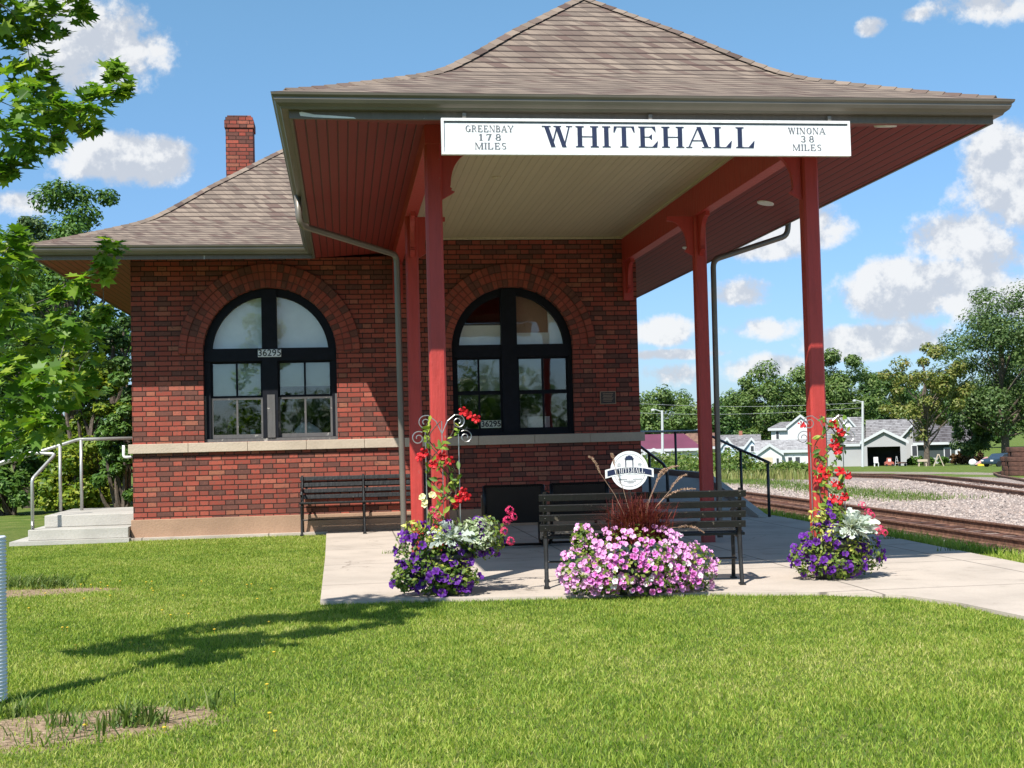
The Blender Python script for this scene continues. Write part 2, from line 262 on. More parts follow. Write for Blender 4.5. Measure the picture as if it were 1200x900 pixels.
# ------------------------------------------------------------------ mesh helpers
def setp(o, label=None, cat=None, group=None, kind=None):
    if label: o['label'] = label
    if cat: o['category'] = cat
    if group: o['group'] = group
    if kind: o['kind'] = kind
    return o
def empty(name, loc=(0, 0, 0), label=None, cat=None, group=None, rz=0):
    o = bpy.data.objects.new(name, None); col.objects.link(o); o.location = loc; o.rotation_euler = (0, 0, rz); o.empty_display_size = .2
    return setp(o, label, cat, group)
def wloc(o):
    v = Vector((0, 0, 0))
    while o is not None: v = v + Vector(o.location); o = o.parent
    return v
class MB:
    def __init__(s): s.v = []; s.f = []; s.uv = {}
    def add(s, vs, fs, uvs=None):
        b = len(s.v); s.v.extend([tuple(v) for v in vs])
        for i, f in enumerate(fs):
            if uvs: s.uv[len(s.f)] = uvs[i]
            s.f.append([b+k for k in f])
        return s
    def box(s, x0, x1, y0, y1, z0, z1):
        return s.add([(x0, y0, z0), (x1, y0, z0), (x1, y1, z0), (x0, y1, z0), (x0, y0, z1), (x1, y0, z1), (x1, y1, z1), (x0, y1, z1)],
                     [(0, 3, 2, 1), (4, 5, 6, 7), (0, 1, 5, 4), (1, 2, 6, 5), (2, 3, 7, 6), (3, 0, 4, 7)])
    def cbox(s, c, sx, sy, sz, rz=0, rx=0, ry=0):
        m = Matrix.Translation(Vector(c)) @ Matrix.Rotation(rz, 4, 'Z') @ Matrix.Rotation(ry, 4, 'Y') @ Matrix.Rotation(rx, 4, 'X')
        vs = [m @ Vector((a*sx/2, b*sy/2, d*sz/2)) for d in (-1, 1) for a, b in ((-1, -1), (1, -1), (1, 1), (-1, 1))]
        return s.add(vs, [(0, 3, 2, 1), (4, 5, 6, 7), (0, 1, 5, 4), (1, 2, 6, 5), (2, 3, 7, 6), (3, 0, 4, 7)])
    def quad(s, a, b, c, d, uv=None): return s.add([a, b, c, d], [(0, 1, 2, 3)], [uv] if uv else None)
    def poly(s, pts): return s.add(pts, [tuple(range(len(pts)))])
    def extr(s, pts, d):                                     # closed outline swept along d
        n = len(pts); d = Vector(d); a = [Vector(p) for p in pts]
        s.add(a+[p+d for p in a], [tuple(range(n-1, -1, -1)), tuple(range(n, 2*n))]+[(i, (i+1) % n, n+(i+1) % n, n+i) for i in range(n)]); return s
    def tube(s, path, r, n=8, cap=True):
        P = [Vector(p) for p in path]; rs = r if isinstance(r, (list, tuple)) else [r]*len(P); b = len(s.v); prev = None
        for i, p in enumerate(P):
            t = (P[min(i+1, len(P)-1)]-P[max(i-1, 0)]).normalized()
            if prev is None: x = t.cross(Vector((0, 0, 1))); x = t.cross(Vector((0, 1, 0))) if x.length < .1 else x
            else: x = prev-t*prev.dot(t)
            x.normalize(); prev = x; y = t.cross(x)
            for k in range(n):
                a = 2*math.pi*k/n; s.v.append(tuple(p+(x*math.cos(a)+y*math.sin(a))*rs[i]))
        for i in range(len(P)-1):
            for k in range(n): s.f.append([b+i*n+k, b+i*n+(k+1) % n, b+(i+1)*n+(k+1) % n, b+(i+1)*n+k])
        if cap: s.f.append([b+k for k in range(n-1, -1, -1)]); s.f.append([b+(len(P)-1)*n+k for k in range(n)])
        return s
    def lathe(s, prof, c=(0, 0, 0), n=20):
        b = len(s.v)
        for r, z in prof:
            for k in range(n): a = 2*math.pi*k/n; s.v.append((c[0]+r*math.cos(a), c[1]+r*math.sin(a), c[2]+z))
        for i in range(len(prof)-1):
            for k in range(n): s.f.append([b+i*n+k, b+i*n+(k+1) % n, b+(i+1)*n+(k+1) % n, b+(i+1)*n+k])
        s.f.append([b+k for k in range(n-1, -1, -1)]); s.f.append([b+(len(prof)-1)*n+k for k in range(n)]); return s
    def ball(s, c, rx, ry, rz, n=10, m=6):
        return s.lathe_s([(math.sin(math.pi*i/m), -math.cos(math.pi*i/m)) for i in range(m+1)], c, rx, ry, rz, n)
    def lathe_s(s, prof, c, rx, ry, rz, n):
        b = len(s.v)
        for r, z in prof:
            for k in range(n): a = 2*math.pi*k/n; s.v.append((c[0]+max(r, .02)*rx*math.cos(a), c[1]+max(r, .02)*ry*math.sin(a), c[2]+rz*z))
        for i in range(len(prof)-1):
            for k in range(n): s.f.append([b+i*n+k, b+i*n+(k+1) % n, b+(i+1)*n+(k+1) % n, b+(i+1)*n+k])
        s.f.append([b+k for k in range(n-1, -1, -1)]); s.f.append([b+(len(prof)-1)*n+k for k in range(n)]); return s
    def build(s, name, mat, parent=None, local=False, smooth=False, bevel=0):
        me = bpy.data.meshes.new(name); off = Vector((0, 0, 0)) if (local or parent is None) else wloc(parent)
        vs = s.v if off.length == 0 else [(v[0]-off.x, v[1]-off.y, v[2]-off.z) for v in s.v]
        me.from_pydata(vs, [], s.f)
        if s.uv:
            L = me.uv_layers.new(name='UVMap')
            for i, p in enumerate(me.polygons):
                if i in s.uv:
                    for k, li in enumerate(p.loop_indices): L.data[li].uv = s.uv[i][k]
        if smooth:
            for p in me.polygons: p.use_smooth = True
        me.materials.append(mat); me.update()
        o = bpy.data.objects.new(name, me); col.objects.link(o); o.parent = parent
        if bevel:
            b = o.modifiers.new('bevel', 'BEVEL'); b.width = bevel; b.segments = 2; b.limit_method = 'ANGLE'
        return o
def np_mesh(name, V, counts, idx, mat, parent=None, smooth=False):
    me = bpy.data.meshes.new(name); off = wloc(parent) if parent else Vector((0, 0, 0))
    V = np.asarray(V, np.float32)-np.array(off, np.float32)
    me.vertices.add(len(V)); me.vertices.foreach_set('co', V.ravel()); me.loops.add(len(idx)); me.loops.foreach_set('vertex_index', np.asarray(idx, np.int32))
    counts = np.asarray(counts, np.int32); me.polygons.add(len(counts)); me.polygons.foreach_set('loop_start', np.concatenate(([0], np.cumsum(counts)[:-1])).astype(np.int32)); me.polygons.foreach_set('loop_total', counts)
    me.update(calc_edges=True)
    if smooth: me.polygons.foreach_set('use_smooth', np.ones(len(counts), bool))
    me.materials.append(mat); o = bpy.data.objects.new(name, me); col.objects.link(o); o.parent = parent; return o
def basis(nrm, tang=None):
    n = nrm/np.linalg.norm(nrm, axis=1, keepdims=True)
    t = rng.normal(size=n.shape) if tang is None else tang
    x = t-n*np.sum(t*n, 1, keepdims=True); x /= np.linalg.norm(x, axis=1, keepdims=True)+1e-9
    return x, np.cross(n, x), n
def scatter(name, tpl, faces, pos, nrm, size, mat, parent=None, tang=None):
    tpl = np.asarray(tpl, float); N = len(pos); x, y, n = basis(nrm, tang); size = np.asarray(size).reshape(-1, 1, 1)
    V = (tpl[None, :, 0, None]*x[:, None]+tpl[None, :, 1, None]*y[:, None]+tpl[None, :, 2, None]*n[:, None])*size+pos[:, None]
    k = len(tpl); idx = np.concatenate(faces)[None]+np.arange(N)[:, None]*k
    return np_mesh(name, V.reshape(-1, 3), np.tile([len(f) for f in faces], N), idx.ravel(), mat, parent)
LEAF = ([(0, -.5, 0), (.28, -.05, .07), (0, .55, 0), (-.28, -.05, .07)], [(0, 1, 2), (0, 2, 3)])
def maple_tpl():
    a = [(0, -.48), (.05, -.20), (.34, -.34), (.26, -.12), (.52, .02), (.28, .10), (.36, .34), (.14, .26), (0, .56)]
    pts = a+[(-x, y) for x, y in a[-2:0:-1]]
    v = [(x, y, abs(x)*.22-.12*y*y) for x, y in pts]; n = len(v)
    return v, [tuple(range(0, 9)), tuple([0]+list(range(8, n)))]
MAPLE = maple_tpl()
def rand_unit(n):
    v = rng.normal(size=(n, 3)); return v/np.linalg.norm(v, axis=1, keepdims=True)
def foliage_points(clumps, per, spread=1.0):
    P, Nn = [], []
    for (c, r) in clumps:
        c = np.array(c); n = max(3, int(per)); u = rand_unit(n); rad = r*rng.uniform(.25, 1.0, (n, 1))**.6
        q = u*rad*np.array([1, 1, .75])*spread; P.append(c+q); Nn.append(u+np.array([0, 0, .7])+rng.normal(size=(n, 3))*.45)
    return np.concatenate(P), np.concatenate(Nn)

# ------------------------------------------------------------------ setting: ground
def gz(X, Y):
    X = np.asarray(X, float); Y = np.asarray(Y, float); r = np.hypot(X-CAM.x, Y-CAM.y)
    side = np.clip((X-9.7)/1.2, 0, 1); side = side*side*(3-2*side)
    z = -.03-.42*side
    far = np.interp(r, [0, 45, 125, 200, 400, 4000], [0, 0, -1.75, -2.3, -3, -6]); return z+far
def axis(segs):
    out = []
    for a, b, n in segs: out += list(np.linspace(a, b, n, endpoint=False))
    return np.array(out+[segs[-1][1]])
gx = axis([(-3000, -200, 8), (-200, -20, 12), (-20, 9.6, 12), (9.6, 11, 10), (11, 60, 40), (60, 300, 24), (300, 3000, 10)])
gy = axis([(-400, -30, 6), (-30, 60, 60), (60, 300, 40), (300, 4000, 12)])
GX, GY = np.meshgrid(gx, gy); GZ = gz(GX, GY); ny, nx = GX.shape
ii = (np.arange(ny-1)[:, None]*nx+np.arange(nx-1)[None]).ravel()
gm, t = new_mat('ground cover'); p = t.pos(); X, Y, Z = t.sep(p)[:3]
wn = t.m('MULTIPLY', t.m('SUBTRACT', t.noise(p, .35, 5, .6), .5), 5.0); Xn = t.m('ADD', X, wn)
Xf = t.m('ADD', X, t.m('MULTIPLY', t.m('SUBTRACT', t.noise(p, 3, 4), .5), .8))
grav = t.m('MULTIPLY', t.ss(Xf, 10.0, 10.35), t.m('SUBTRACT', 1.0, t.ss(Xn, 24.5, 25.5)))
grav = t.m('MULTIPLY', grav, t.m('SUBTRACT', 1.0, t.ss(t.m('ADD', Y, wn), 31, 33)))
road = t.m('MULTIPLY', t.ss(Xn, 27.5, 28.2), t.m('SUBTRACT', 1.0, t.ss(Xn, 30.5, 31.2))); grav = t.m('MAXIMUM', grav, t.m('MULTIPLY', road, .8))
strip = t.m('MULTIPLY', t.m('MULTIPLY', t.ss(Xf, 15.6, 16.3), t.m('SUBTRACT', 1.0, t.ss(Xf, 17.4, 18.1))), t.ss(Y, 10.5, 13)); grav = t.m('MULTIPLY', grav, t.m('SUBTRACT', 1.0, t.m('MULTIPLY', strip, t.ss(t.noise(p, .8, 3), .35, .5))))
vo = t.new('ShaderNodeTexVoronoi'); vo.inputs['Scale'].default_value = 15; t.l.new(p, vo.inputs[0])
gcol = t.mix(t.m('MULTIPLY', t.sep(vo.outputs['Color'])[0], .9), (.23, .18, .16), (.43, .36, .32)); gcol = t.mix(t.ss(t.noise(p, 1.2, 4), .5, .8, 0, .6), gcol, (.30, .22, .17))
nn = t.noise(p, 2.2, 6, .7); grs = t.ramp(nn, [(.3, (.05, .09, .015)), (.5, (.10, .15, .025)), (.68, (.19, .19, .06)), (.8, (.30, .26, .13))])
lawn = t.ramp(t.noise(p, 14, 5, .7), [(.3, (.05, .085, .015)), (.55, (.11, .14, .03)), (.75, (.22, .19, .08))]); grs = t.mix(t.ss(Y, -1, 8), lawn, grs)
def blob(cx, cy, rx, ry, rot=0):
    ux = t.m('SUBTRACT', X, cx); uy = t.m('SUBTRACT', Y, cy); c, s_ = math.cos(rot), math.sin(rot)
    a = t.m('DIVIDE', t.m('ADD', t.m('MULTIPLY', ux, c), t.m('MULTIPLY', uy, s_)), rx); b = t.m('DIVIDE', t.m('SUBTRACT', t.m('MULTIPLY', uy, c), t.m('MULTIPLY', ux, s_)), ry)
    return t.ss(t.m('ADD', t.m('ADD', t.m('MULTIPLY', a, a), t.m('MULTIPLY', b, b)), t.m('MULTIPLY', t.m('SUBTRACT', t.noise(p, 7, 5), .5), 1.3)), .7, 1.1, 1, 0)
dirt = t.m('MAXIMUM', blob(1.50, -12.40, .95, .42, .25), blob(-.05, -6.3, 1.1, .38))
dcol = t.ramp(t.noise(p, 25, 6, .7), [(.3, (.14, .09, .055)), (.6, (.33, .24, .16)), (.8, (.5, .42, .32))]); grs = t.mix(dirt, grs, dcol)
t.put(t.b.inputs['Base Color'], t.mix(grav, grs, gcol)); t.b.inputs['Roughness'].default_value = .95; t.b.inputs['Specular IOR Level'].default_value = .15
bump(t, t.m('MULTIPLY', t.m('ADD', t.m('MULTIPLY', vo.outputs['Distance'], grav), t.m('MULTIPLY', t.noise(p, 30, 4), .5)), 1.0), .05)
g = np_mesh('ground', np.stack([GX, GY, GZ], -1).reshape(-1, 3), np.full(len(ii), 4), np.stack([ii, ii+1, ii+nx+1, ii+nx], -1).ravel(), gm, smooth=True); setp(g, kind='structure')

# concrete slab under and beside the canopy
SLAB = [(2.70, 0.0), (2.74, -4), (2.76, -8.10), (3.6, -8.22), (5.0, -8.42), (6.0, -8.58), (6.8, -8.85), (7.25, -9.2), (7.45, -9.75), (7.53, -10.5), (7.55, -14), (7.55, -19), (9.3, -19), (9.27, -7.4), (9.42, -4), (9.5, 0), (9.5, 12), (7.0, 12), (7.0, 0)]
o = MB().extr([(x, y, -.16) for x, y in SLAB], (0, 0, .16)).build('platform_slab', M['slab']); setp(o, kind='structure')
o = MB().box(-.30, 2.72, -.16, .02, -.1, .012).build('concrete_apron', M['slab']); setp(o, kind='structure')

def in_slab(x, y, mrg=0.0):
    P = SLAB; n = len(P); ins = np.zeros(len(x), bool)
    for i in range(n):
        (x1, y1), (x2, y2) = P[i], P[(i+1) % n]
        if y1 == y2: continue
        c = ((y1 > y) != (y2 > y)) & (x < (x2-x1)*(y-y1)/(y2-y1)+x1); ins ^= c
    return ins
def pix(P):
    d = P-np.array(CAM); z = d@np.array(_f); return 600+FPX*(d@np.array(_r2))/z, 450-FPX*(d@np.array(_u2))/z, z
# grass blades
def blades(name, pts, h, wd, mat, lean=.45, parent=None):
    N = len(pts); a = rng.uniform(0, 2*np.pi, N); d = np.stack([np.cos(a), np.sin(a), 0*a], 1); b = rng.uniform(0, 2*np.pi, N); ln = np.stack([np.cos(b), np.sin(b), 0*b], 1)*rng.uniform(.1, 1, (N, 1))*lean
    h = h.reshape(-1, 1); wd = wd.reshape(-1, 1); up = np.array([0, 0, 1.])
    v0 = pts-d*wd/2; v1 = pts+d*wd/2; m = pts+up*h*.55+ln*h*.35; v2 = m+d*wd*.42; v3 = m-d*wd*.42; v4 = pts+up*h*.92+ln*h
    V = np.stack([v0, v1, v2, v3, v4], 1).reshape(-1, 3); base = np.arange(N)[:, None]*5
    idx = (np.array([0, 1, 2, 3, 3, 2, 4])[None]+base).ravel(); return np_mesh(name, V, np.tile([4, 3], N), idx, mat, parent)
def dirtmask(x, y):
    c, s_ = math.cos(.25), math.sin(.25); a = ((x-1.55)*c+(y+12.35)*s_)/.80; b = ((y+12.35)*c-(x-1.55)*s_)/.36
    return (a*a+b*b < .95) | (((x+.05)/.95)**2+((y+6.35)/.30)**2 < .95)
N = 1500000; x = rng.uniform(-3.2, 10.2, N); y = -14.6+14.6*rng.uniform(0, 1, N)**1.05
P = np.stack([x, y, gz(x, y)], 1); pxx, pyy, zz = pix(P)
keep = (pxx > -60) & (pxx < 1260) & (pyy < 960) & ~in_slab(x+rng.normal(size=N)*.028, y+rng.normal(size=N)*.03) & ~((x > -.32) & (y > -.17)) & ~((x < 0) & (y > -.5) & (x > -2)) & (rng.uniform(0, 1, N) < np.clip(1.15-zz/26, .35, 1)) & (~dirtmask(x, y) | (rng.uniform(0, 1, N) < .10))
P = P[keep]; n = len(P)
tuft = .5+.5*np.sin(P[:, 0]*2.3+1.7*np.sin(P[:, 1]*1.9))*np.sin(P[:, 1]*2.7+1.3*np.sin(P[:, 0]*3.1))
go = blades('grass', P, rng.uniform(.012, .030, n)*(.75+.6*tuft), rng.uniform(.003, .0062, n), M['grass'], 1.15); setp(go, kind='stuff')
# taller clump by the maple and in the bare patch
K = []
for (cx, cy, rr, k) in ((-.15, -5.75, .5, 700), (.2, -5.95, .25, 200), (1.95, -12.35, .18, 170), (1.62, -12.3, .1, 40), (2.25, -12.05, .2, 40), (1.3, -12.0, .2, 70), (1.6, -12.55, .3, 50)):
    u = rng.normal(size=(k, 2))*rr*.45; K.append(np.stack([cx+u[:, 0], cy+u[:, 1]*.6, 0*u[:, 0]-.03], 1))
K = np.concatenate(K); o = blades('tall_grass', K, rng.uniform(.05, .15, len(K)), rng.uniform(.006, .014, len(K)), M['weed'], 1.1); setp(o, kind='stuff')
# stones of the ballast, dense beside the near track
N = 26000; x = rng.uniform(10.2, 22, N); y = rng.uniform(-8, 22, N); kp = (rng.uniform(0, 1, N) < np.clip(1.25-(x-10)/14, .2, 1)) & (np.abs(x-12.9) > .85); x = x[kp]; y = y[kp]
P = np.stack([x, y, gz(x, y)+.008], 1); st = [(-.5, -.4, -.2), (.5, -.45, -.15), (.45, .4, -.2), (-.4, .5, -.2), (-.1, 0, .38), (.25, .1, .3)]; sf = [(0, 1, 5, 4), (1, 2, 5), (2, 3, 4, 5), (3, 0, 4)]
sm = leaf_mat('ballast stone', [(.19, .15, .13), (.31, .25, .225), (.41, .35, .315), (.25, .17, .13)], 0.0, .9)
o = scatter('gravel', st, sf, P, np.tile([0, 0, 1.], (len(P), 1))+rng.normal(size=P.shape)*.25, rng.uniform(.03, .075, len(P)), sm); setp(o, kind='stuff')

K = []
for (cx, cy, k) in ((3.58, -3.9, 60), (9.3, -4.4, 50), (9.33, -6.0, 50)):
    u = rng.normal(size=(k, 2))*np.array([.09, .02]); K.append(np.stack([cx+u[:, 0], cy+u[:, 1], 0*u[:, 0]], 1))
K = np.concatenate(K); o = blades('joint_weeds', K, rng.uniform(.02, .06, len(K)), rng.uniform(.005, .009, len(K)), M['weed'], .9); setp(o, kind='stuff')
# ------------------------------------------------------------------ railway tracks
RP = [(-.035, 0), (.035, 0), (.035, -.025), (.01, -.04), (.01, -.12), (.06, -.14), (-.06, -.14), (-.01, -.12), (-.01, -.04), (-.035, -.025)]
def sweep(mb, path, prof):
    P = [Vector(p) for p in path]; n = len(prof); b = len(mb.v)
    for i, p in enumerate(P):
        t_ = (P[min(i+1, len(P)-1)]-P[max(i-1, 0)]); t_.z = 0; t_.normalize(); s_ = Vector((t_.y, -t_.x, 0))
        for a, c in prof: mb.v.append(tuple(p+s_*a+Vector((0, 0, c))))
    for i in range(len(P)-1):
        for k in range(n): mb.f.append([b+i*n+k, b+i*n+(k+1) % n, b+(i+1)*n+(k+1) % n, b+(i+1)*n+k])
def track(label, center, zoff, tiecount, gauge=1.2):
    P = [Vector((a, b, float(gz(a, b))+zoff)) for a, b in center]; root = empty('railway_track', P[0], label, 'railway track')
    for sg in (-1, 1):
        pa = []
        for i, p in enumerate(P):
            t_ = P[min(i+1, len(P)-1)]-P[max(i-1, 0)]; t_.z = 0; t_.normalize(); pa.append(p+Vector((t_.y, -t_.x, 0))*sg*gauge/2)
        mb = MB(); sweep(mb, pa, RP); mb.build('rail', M['rust'], root)
    mb = MB(); L = [0]
    for i in range(1, len(P)): L.append(L[-1]+(P[i]-P[i-1]).length)
    s_ = .2; k = 0
    while s_ < min(L[-1], tiecount*.55):
        i = max(j for j in range(len(L)) if L[j] <= s_); i = min(i, len(P)-2); f_ = (s_-L[i])/(L[i+1]-L[i]); c = P[i].lerp(P[i+1], f_); d = P[i+1]-P[i]
        mb.cbox((c.x, c.y, c.z-.185+random.uniform(-.01, .01)), 2.15+random.uniform(-.06, .06), .2, .12, math.atan2(d.y, d.x)-math.pi/2+random.uniform(-.02, .02)); s_ += .55
    mb.build('sleepers', M['tie'], root); return root
track('nearest railway track with rusty rails beside the concrete platform', [(12.9, -14+2*i) for i in range(60)], .155, 90)
track('railway track curving away across the gravel yard behind the nearest one', [(17.6, -14), (18.2, -6), (18.9, 2), (19.7, 9), (20.6, 14), (21.6, 19), (22.6, 24), (23.0, 29), (22.6, 34), (20.8, 39), (18, 45), (14, 52), (8, 60)], .12, 160)
track('farthest railway track at the edge of the gravel yard', [(20.6, -6), (21.3, 4), (22.0, 10), (23.4, 16), (25.5, 22), (28.5, 28), (33, 34), (39, 40)], .10, 100)

# ------------------------------------------------------------------ station building
SB = empty('station_building', (0, 0, 0), 'red brick railway depot with flared shingle roof and a canopy on red posts', 'train station')
WX, WY, WT = 7.37, 14.0, 4.30
W1 = dict(x0=.995, x1=2.89, sp=2.60, sill=1.33); W2 = dict(x0=4.573, x1=6.38, sp=2.62, sill=1.33)
mb = MB(); REV = .13
def wall_cols(xs0, xs1): mb.quad((xs0, 0, .26), (xs1, 0, .26), (xs1, 0, WT), (xs0, 0, WT))
wall_cols(0, W1['x0']); wall_cols(W1['x1'], W2['x0']); wall_cols(W2['x1'], WX)
for w_ in (W1, W2):
    c = (w_['x0']+w_['x1'])/2; r_ = (w_['x1']-w_['x0'])/2; mb.quad((w_['x0'], 0, .26), (w_['x1'], 0, .26), (w_['x1'], 0, w_['sill']), (w_['x0'], 0, w_['sill']))
    n = 32; pts = [(c-r_*math.cos(math.pi*k/n), w_['sp']+r_*math.sin(math.pi*k/n)) for k in range(n+1)]
    for (xa, za), (xb, zb) in zip(pts[:-1], pts[1:]):
        mb.quad((xa, 0, za), (xb, 0, zb), (xb, 0, WT), (xa, 0, WT)); mb.quad((xa, 0, za), (xa, REV, za), (xb, REV, zb), (xb, 0, zb))
    mb.quad((w_['x0'], 0, w_['sill']), (w_['x0'], REV, w_['sill']), (w_['x0'], REV, w_['sp']), (w_['x0'], 0, w_['sp'])); mb.quad((w_['x1'], 0, w_['sill']), (w_['x1'], 0, w_['sp']), (w_['x1'], REV, w_['sp']), (w_['x1'], REV, w_['sill']))
mb.quad((0, 0, .26), (0, 0, WT), (0, WY, WT), (0, WY, .26)); mb.quad((WX, 0, .26), (WX, WY, .26), (WX, WY, WT), (WX, 0, WT)); mb.quad((0, WY, .26), (0, WY, WT), (WX, WY, WT), (WX, WY, .26))
mb.build('wall', M['brick'], SB)
mb = MB().box(-.03, WX+.03, -.03, WY+.03, -.12, .261); mb.build('foundation', M['found'], SB, bevel=.008)
mb = MB()
for i in range(9): a = -.055+i*(WX+.11)/9; mb.box(a+.002, a+(WX+.11)/9-.002, -.055, .10, 1.195, 1.328)
mb.box(-.055, .05, .102, WY, 1.195, 1.328); mb.box(WX-.05, WX+.055, .102, WY, 1.195, 1.328); mb.build('sill_course', M['stone'], SB, bevel=.006)
for w_ in (W1, W2):                                       # raised brick arches
    c = (w_['x0']+w_['x1'])/2; r0 = (w_['x1']-w_['x0'])/2; mb = MB(); n = 48
    for (ra, rb, yy) in ((r0+.003, r0+.235, -.012), (r0+.235, r0+.345, -.03)):
        for k in range(n):
            A, B = math.pi*k/n, math.pi*(k+1)/n; q = [(c-rr*math.cos(a), w_['sp']+rr*math.sin(a)) for rr, a in ((ra, A), (ra, B), (rb, B), (rb, A))]
            uvq = [(r0*A, ra-r0), (r0*B, ra-r0), (r0*B, rb-r0), (r0*A, rb-r0)]
            mb.quad(*[(a, yy, b) for a, b in q], uv=uvq)
            mb.quad((q[3][0], yy, q[3][1]), (q[2][0], yy, q[2][1]), (q[2][0], .0, q[2][1]), (q[3][0], .0, q[3][1]), uv=[uvq[3], uvq[2], uvq[2], uvq[3]]); mb.quad((q[1][0], yy, q[1][1]), (q[0][0], yy, q[0][1]), (q[0][0], 0, q[0][1]), (q[1][0], 0, q[1][1]), uv=[uvq[1], uvq[0], uvq[0], uvq[1]])
    mb.build('brick_arch', M['brick_arch'], SB)
# windows
def window(w_, gL, gR, grey):
    c = (w_['x0']+w_['x1'])/2; r0 = (w_['x1']-w_['x0'])/2; sp = w_['sp']; yf = REV-.035; fr = MB(); n = 32; t_ = .115
    def ring(a, b, y0, y1):
        for k in range(n):
            A, B = math.pi*k/n, math.pi*(k+1)/n; q = [(c-rr*math.cos(x_), sp+rr*math.sin(x_)) for rr, x_ in ((a, A), (a, B), (b, B), (b, A))]
            fr.quad(*[(u_, y0, v_) for u_, v_ in q]); fr.quad((q[1][0], y0, q[1][1]), (q[0][0], y0, q[0][1]), (q[0][0], y1, q[0][1]), (q[1][0], y1, q[1][1]))
    ring(r0-t_, r0, yf, REV+.06)
    fr.box(w_['x0'], gL[0]-.03, yf, REV+.06, w_['sill'], sp); fr.box(gR[1]+.03, w_['x1'], yf, REV+.06, w_['sill'], sp)
    fr.box(gL[1]+.03, gR[0]-.03, yf-.04, REV+.06, w_['sill']+.05, sp+r0-.02); fr.box(w_['x0']+.01, w_['x1']-.01, yf-.02, REV+.06, 2.49, 2.675); fr.box(w_['x0'], w_['x1'], yf-.02, REV+.06, w_['sill'], w_['sill']+.05)
    root = fr.build('window', M['black_frame'], SB)
    for (a, b) in (gL, gR):
        for (z0, z1, up) in ((1.965, 2.49, True), (1.38, 1.965, False)):
            s_ = MB(); y0 = REV-.005 if not up else REV+.015; m_ = (a+b)/2
            s_.box(a-.03, a, y0, y0+.035, z0, z1); s_.box(b, b+.03, y0, y0+.035, z0, z1); s_.box(a, b, y0, y0+.035, z0, z0+(.055 if not up else .03)); s_.box(a, b, y0, y0+.035, z1-.03, z1); s_.box(m_-.014, m_+.014, y0+.004, y0+.03, z0+.03, z1-.03)
            s_.build('sash', M['grey_wood'] if (grey and not up) else M['black_frame'], root)
            MB().box(a, b, y0+.016, y0+.020, z0+.03, z1-.03).build('pane', M['glass'], root)
    if grey: MB().box(c-.055, c+.055, yf-.052, yf-.042, 1.38, 2.0).box(w_['x0']+.002, w_['x0']+.03, yf-.01, yf-.002, 1.38, 2.0).box(w_['x1']-.03, w_['x1']-.002, yf-.01, yf-.002, 1.38, 2.0).box(w_['x0'], w_['x1'], yf-.035, yf-.022, w_['sill'], w_['sill']+.045).build('worn_trim', M['grey_wood'], root)
    g_ = MB(); pts = [(c-(r0-.06)*math.cos(math.pi*k/n), REV+.03, sp+.02+(r0-.06)*math.sin(math.pi*k/n)) for k in range(n+1)]; g_.poly(pts); g_.build('pane', M['glass'], root)
    return root
win1 = window(W1, (1.116, 1.794), (2.07, 2.787), True); win2 = window(W2, (4.66, 5.29), (5.58, 6.29), False)
def half_disc(c, sp, r_, y_, z0=0):
    n = 24; return [(c-r_*math.cos(math.pi*k/n), y_, sp+z0+r_*math.sin(math.pi*k/n)) for k in range(n+1)]
MB().poly(half_disc(1.942, 2.62, .86, .24)).build('window_shade', M['shade'], win1)
MB().box(1.08, 1.83, .23, .235, 1.97, 2.6).build('roller_blind', M['shade_green'], win1); MB().box(2.03, 2.83, .23, .235, 2.12, 2.6).build('roller_blind', M['shade_green'], win1)
MB().box(5.53, 6.33, .27, .275, 2.6, 3.5).build('curtain', M['found'], win2)
MB().box(4.62, 5.34, .26, .265, 2.55, 2.98).box(5.54, 6.33, .26, .265, 2.55, 2.86).box(6.05, 6.33, .25, .255, 2.6, 3.2).build('window_shade', M['shade'], win2)
MB().box(4.98, 5.32, .30, .305, 1.95, 2.6).box(5.56, 5.95, .30, .305, 1.98, 2.6).build('curtain', M['shade_green'], win2)
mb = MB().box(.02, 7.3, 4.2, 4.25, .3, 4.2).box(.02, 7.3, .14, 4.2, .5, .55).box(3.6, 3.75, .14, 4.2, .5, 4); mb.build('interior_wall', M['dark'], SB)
MB().box(.9, 3.0, .19, .52, 1.30, 1.37).build('inner_ledge', M['grey_wood'], SB); MB().box(4.5, 6.45, .19, .52, 1.30, 1.37).build('inner_ledge', M['grey_wood'], SB)
# things on the window ledges
def bag():
    n = 14; mb = MB(); prof = [(.75, 0), (1, .25), (.95, .55), (.6, .85), (.2, 1)]; b0 = len(mb.v)
    for i, (r_, z_) in enumerate(prof):
        for k in range(n): a = 2*math.pi*k/n; q = r_*(1+.18*math.sin(3*a+i)+.1*math.sin(7*a+2*i)); mb.v.append((2.43+.2*q*math.cos(a), .33+.08*q*math.sin(a), 1.37+.2*z_*(1+.15*math.sin(5*a))))
    for i in range(4):
        for k in range(n): mb.f.append([i*n+k, i*n+(k+1) % n, (i+1)*n+(k+1) % n, (i+1)*n+k])
    mb.f.append(list(range(4*n, 5*n))); return mb
setp(bag().build('plastic_bag', M['paper'], smooth=True), 'crumpled white bag lying inside the left arched window', 'bag')
setp(MB().lathe([(.03, 0), (.04, .13), (.036, .135), (.03, .02)], (1.66, .3, 1.37), 12).build('cup', M['paper']), 'pale cup on the ledge inside the left arched window, nearest its central mullion', 'cup', 'cups on the window ledge')
setp(MB().lathe([(.045, 0), (.05, .10), (.045, .105), (.038, .02)], (1.53, .32, 1.37), 12).build('cup', M['stone']), 'wider squat cream cup beside the pale cup inside the left arched window', 'cup', 'cups on the window ledge')
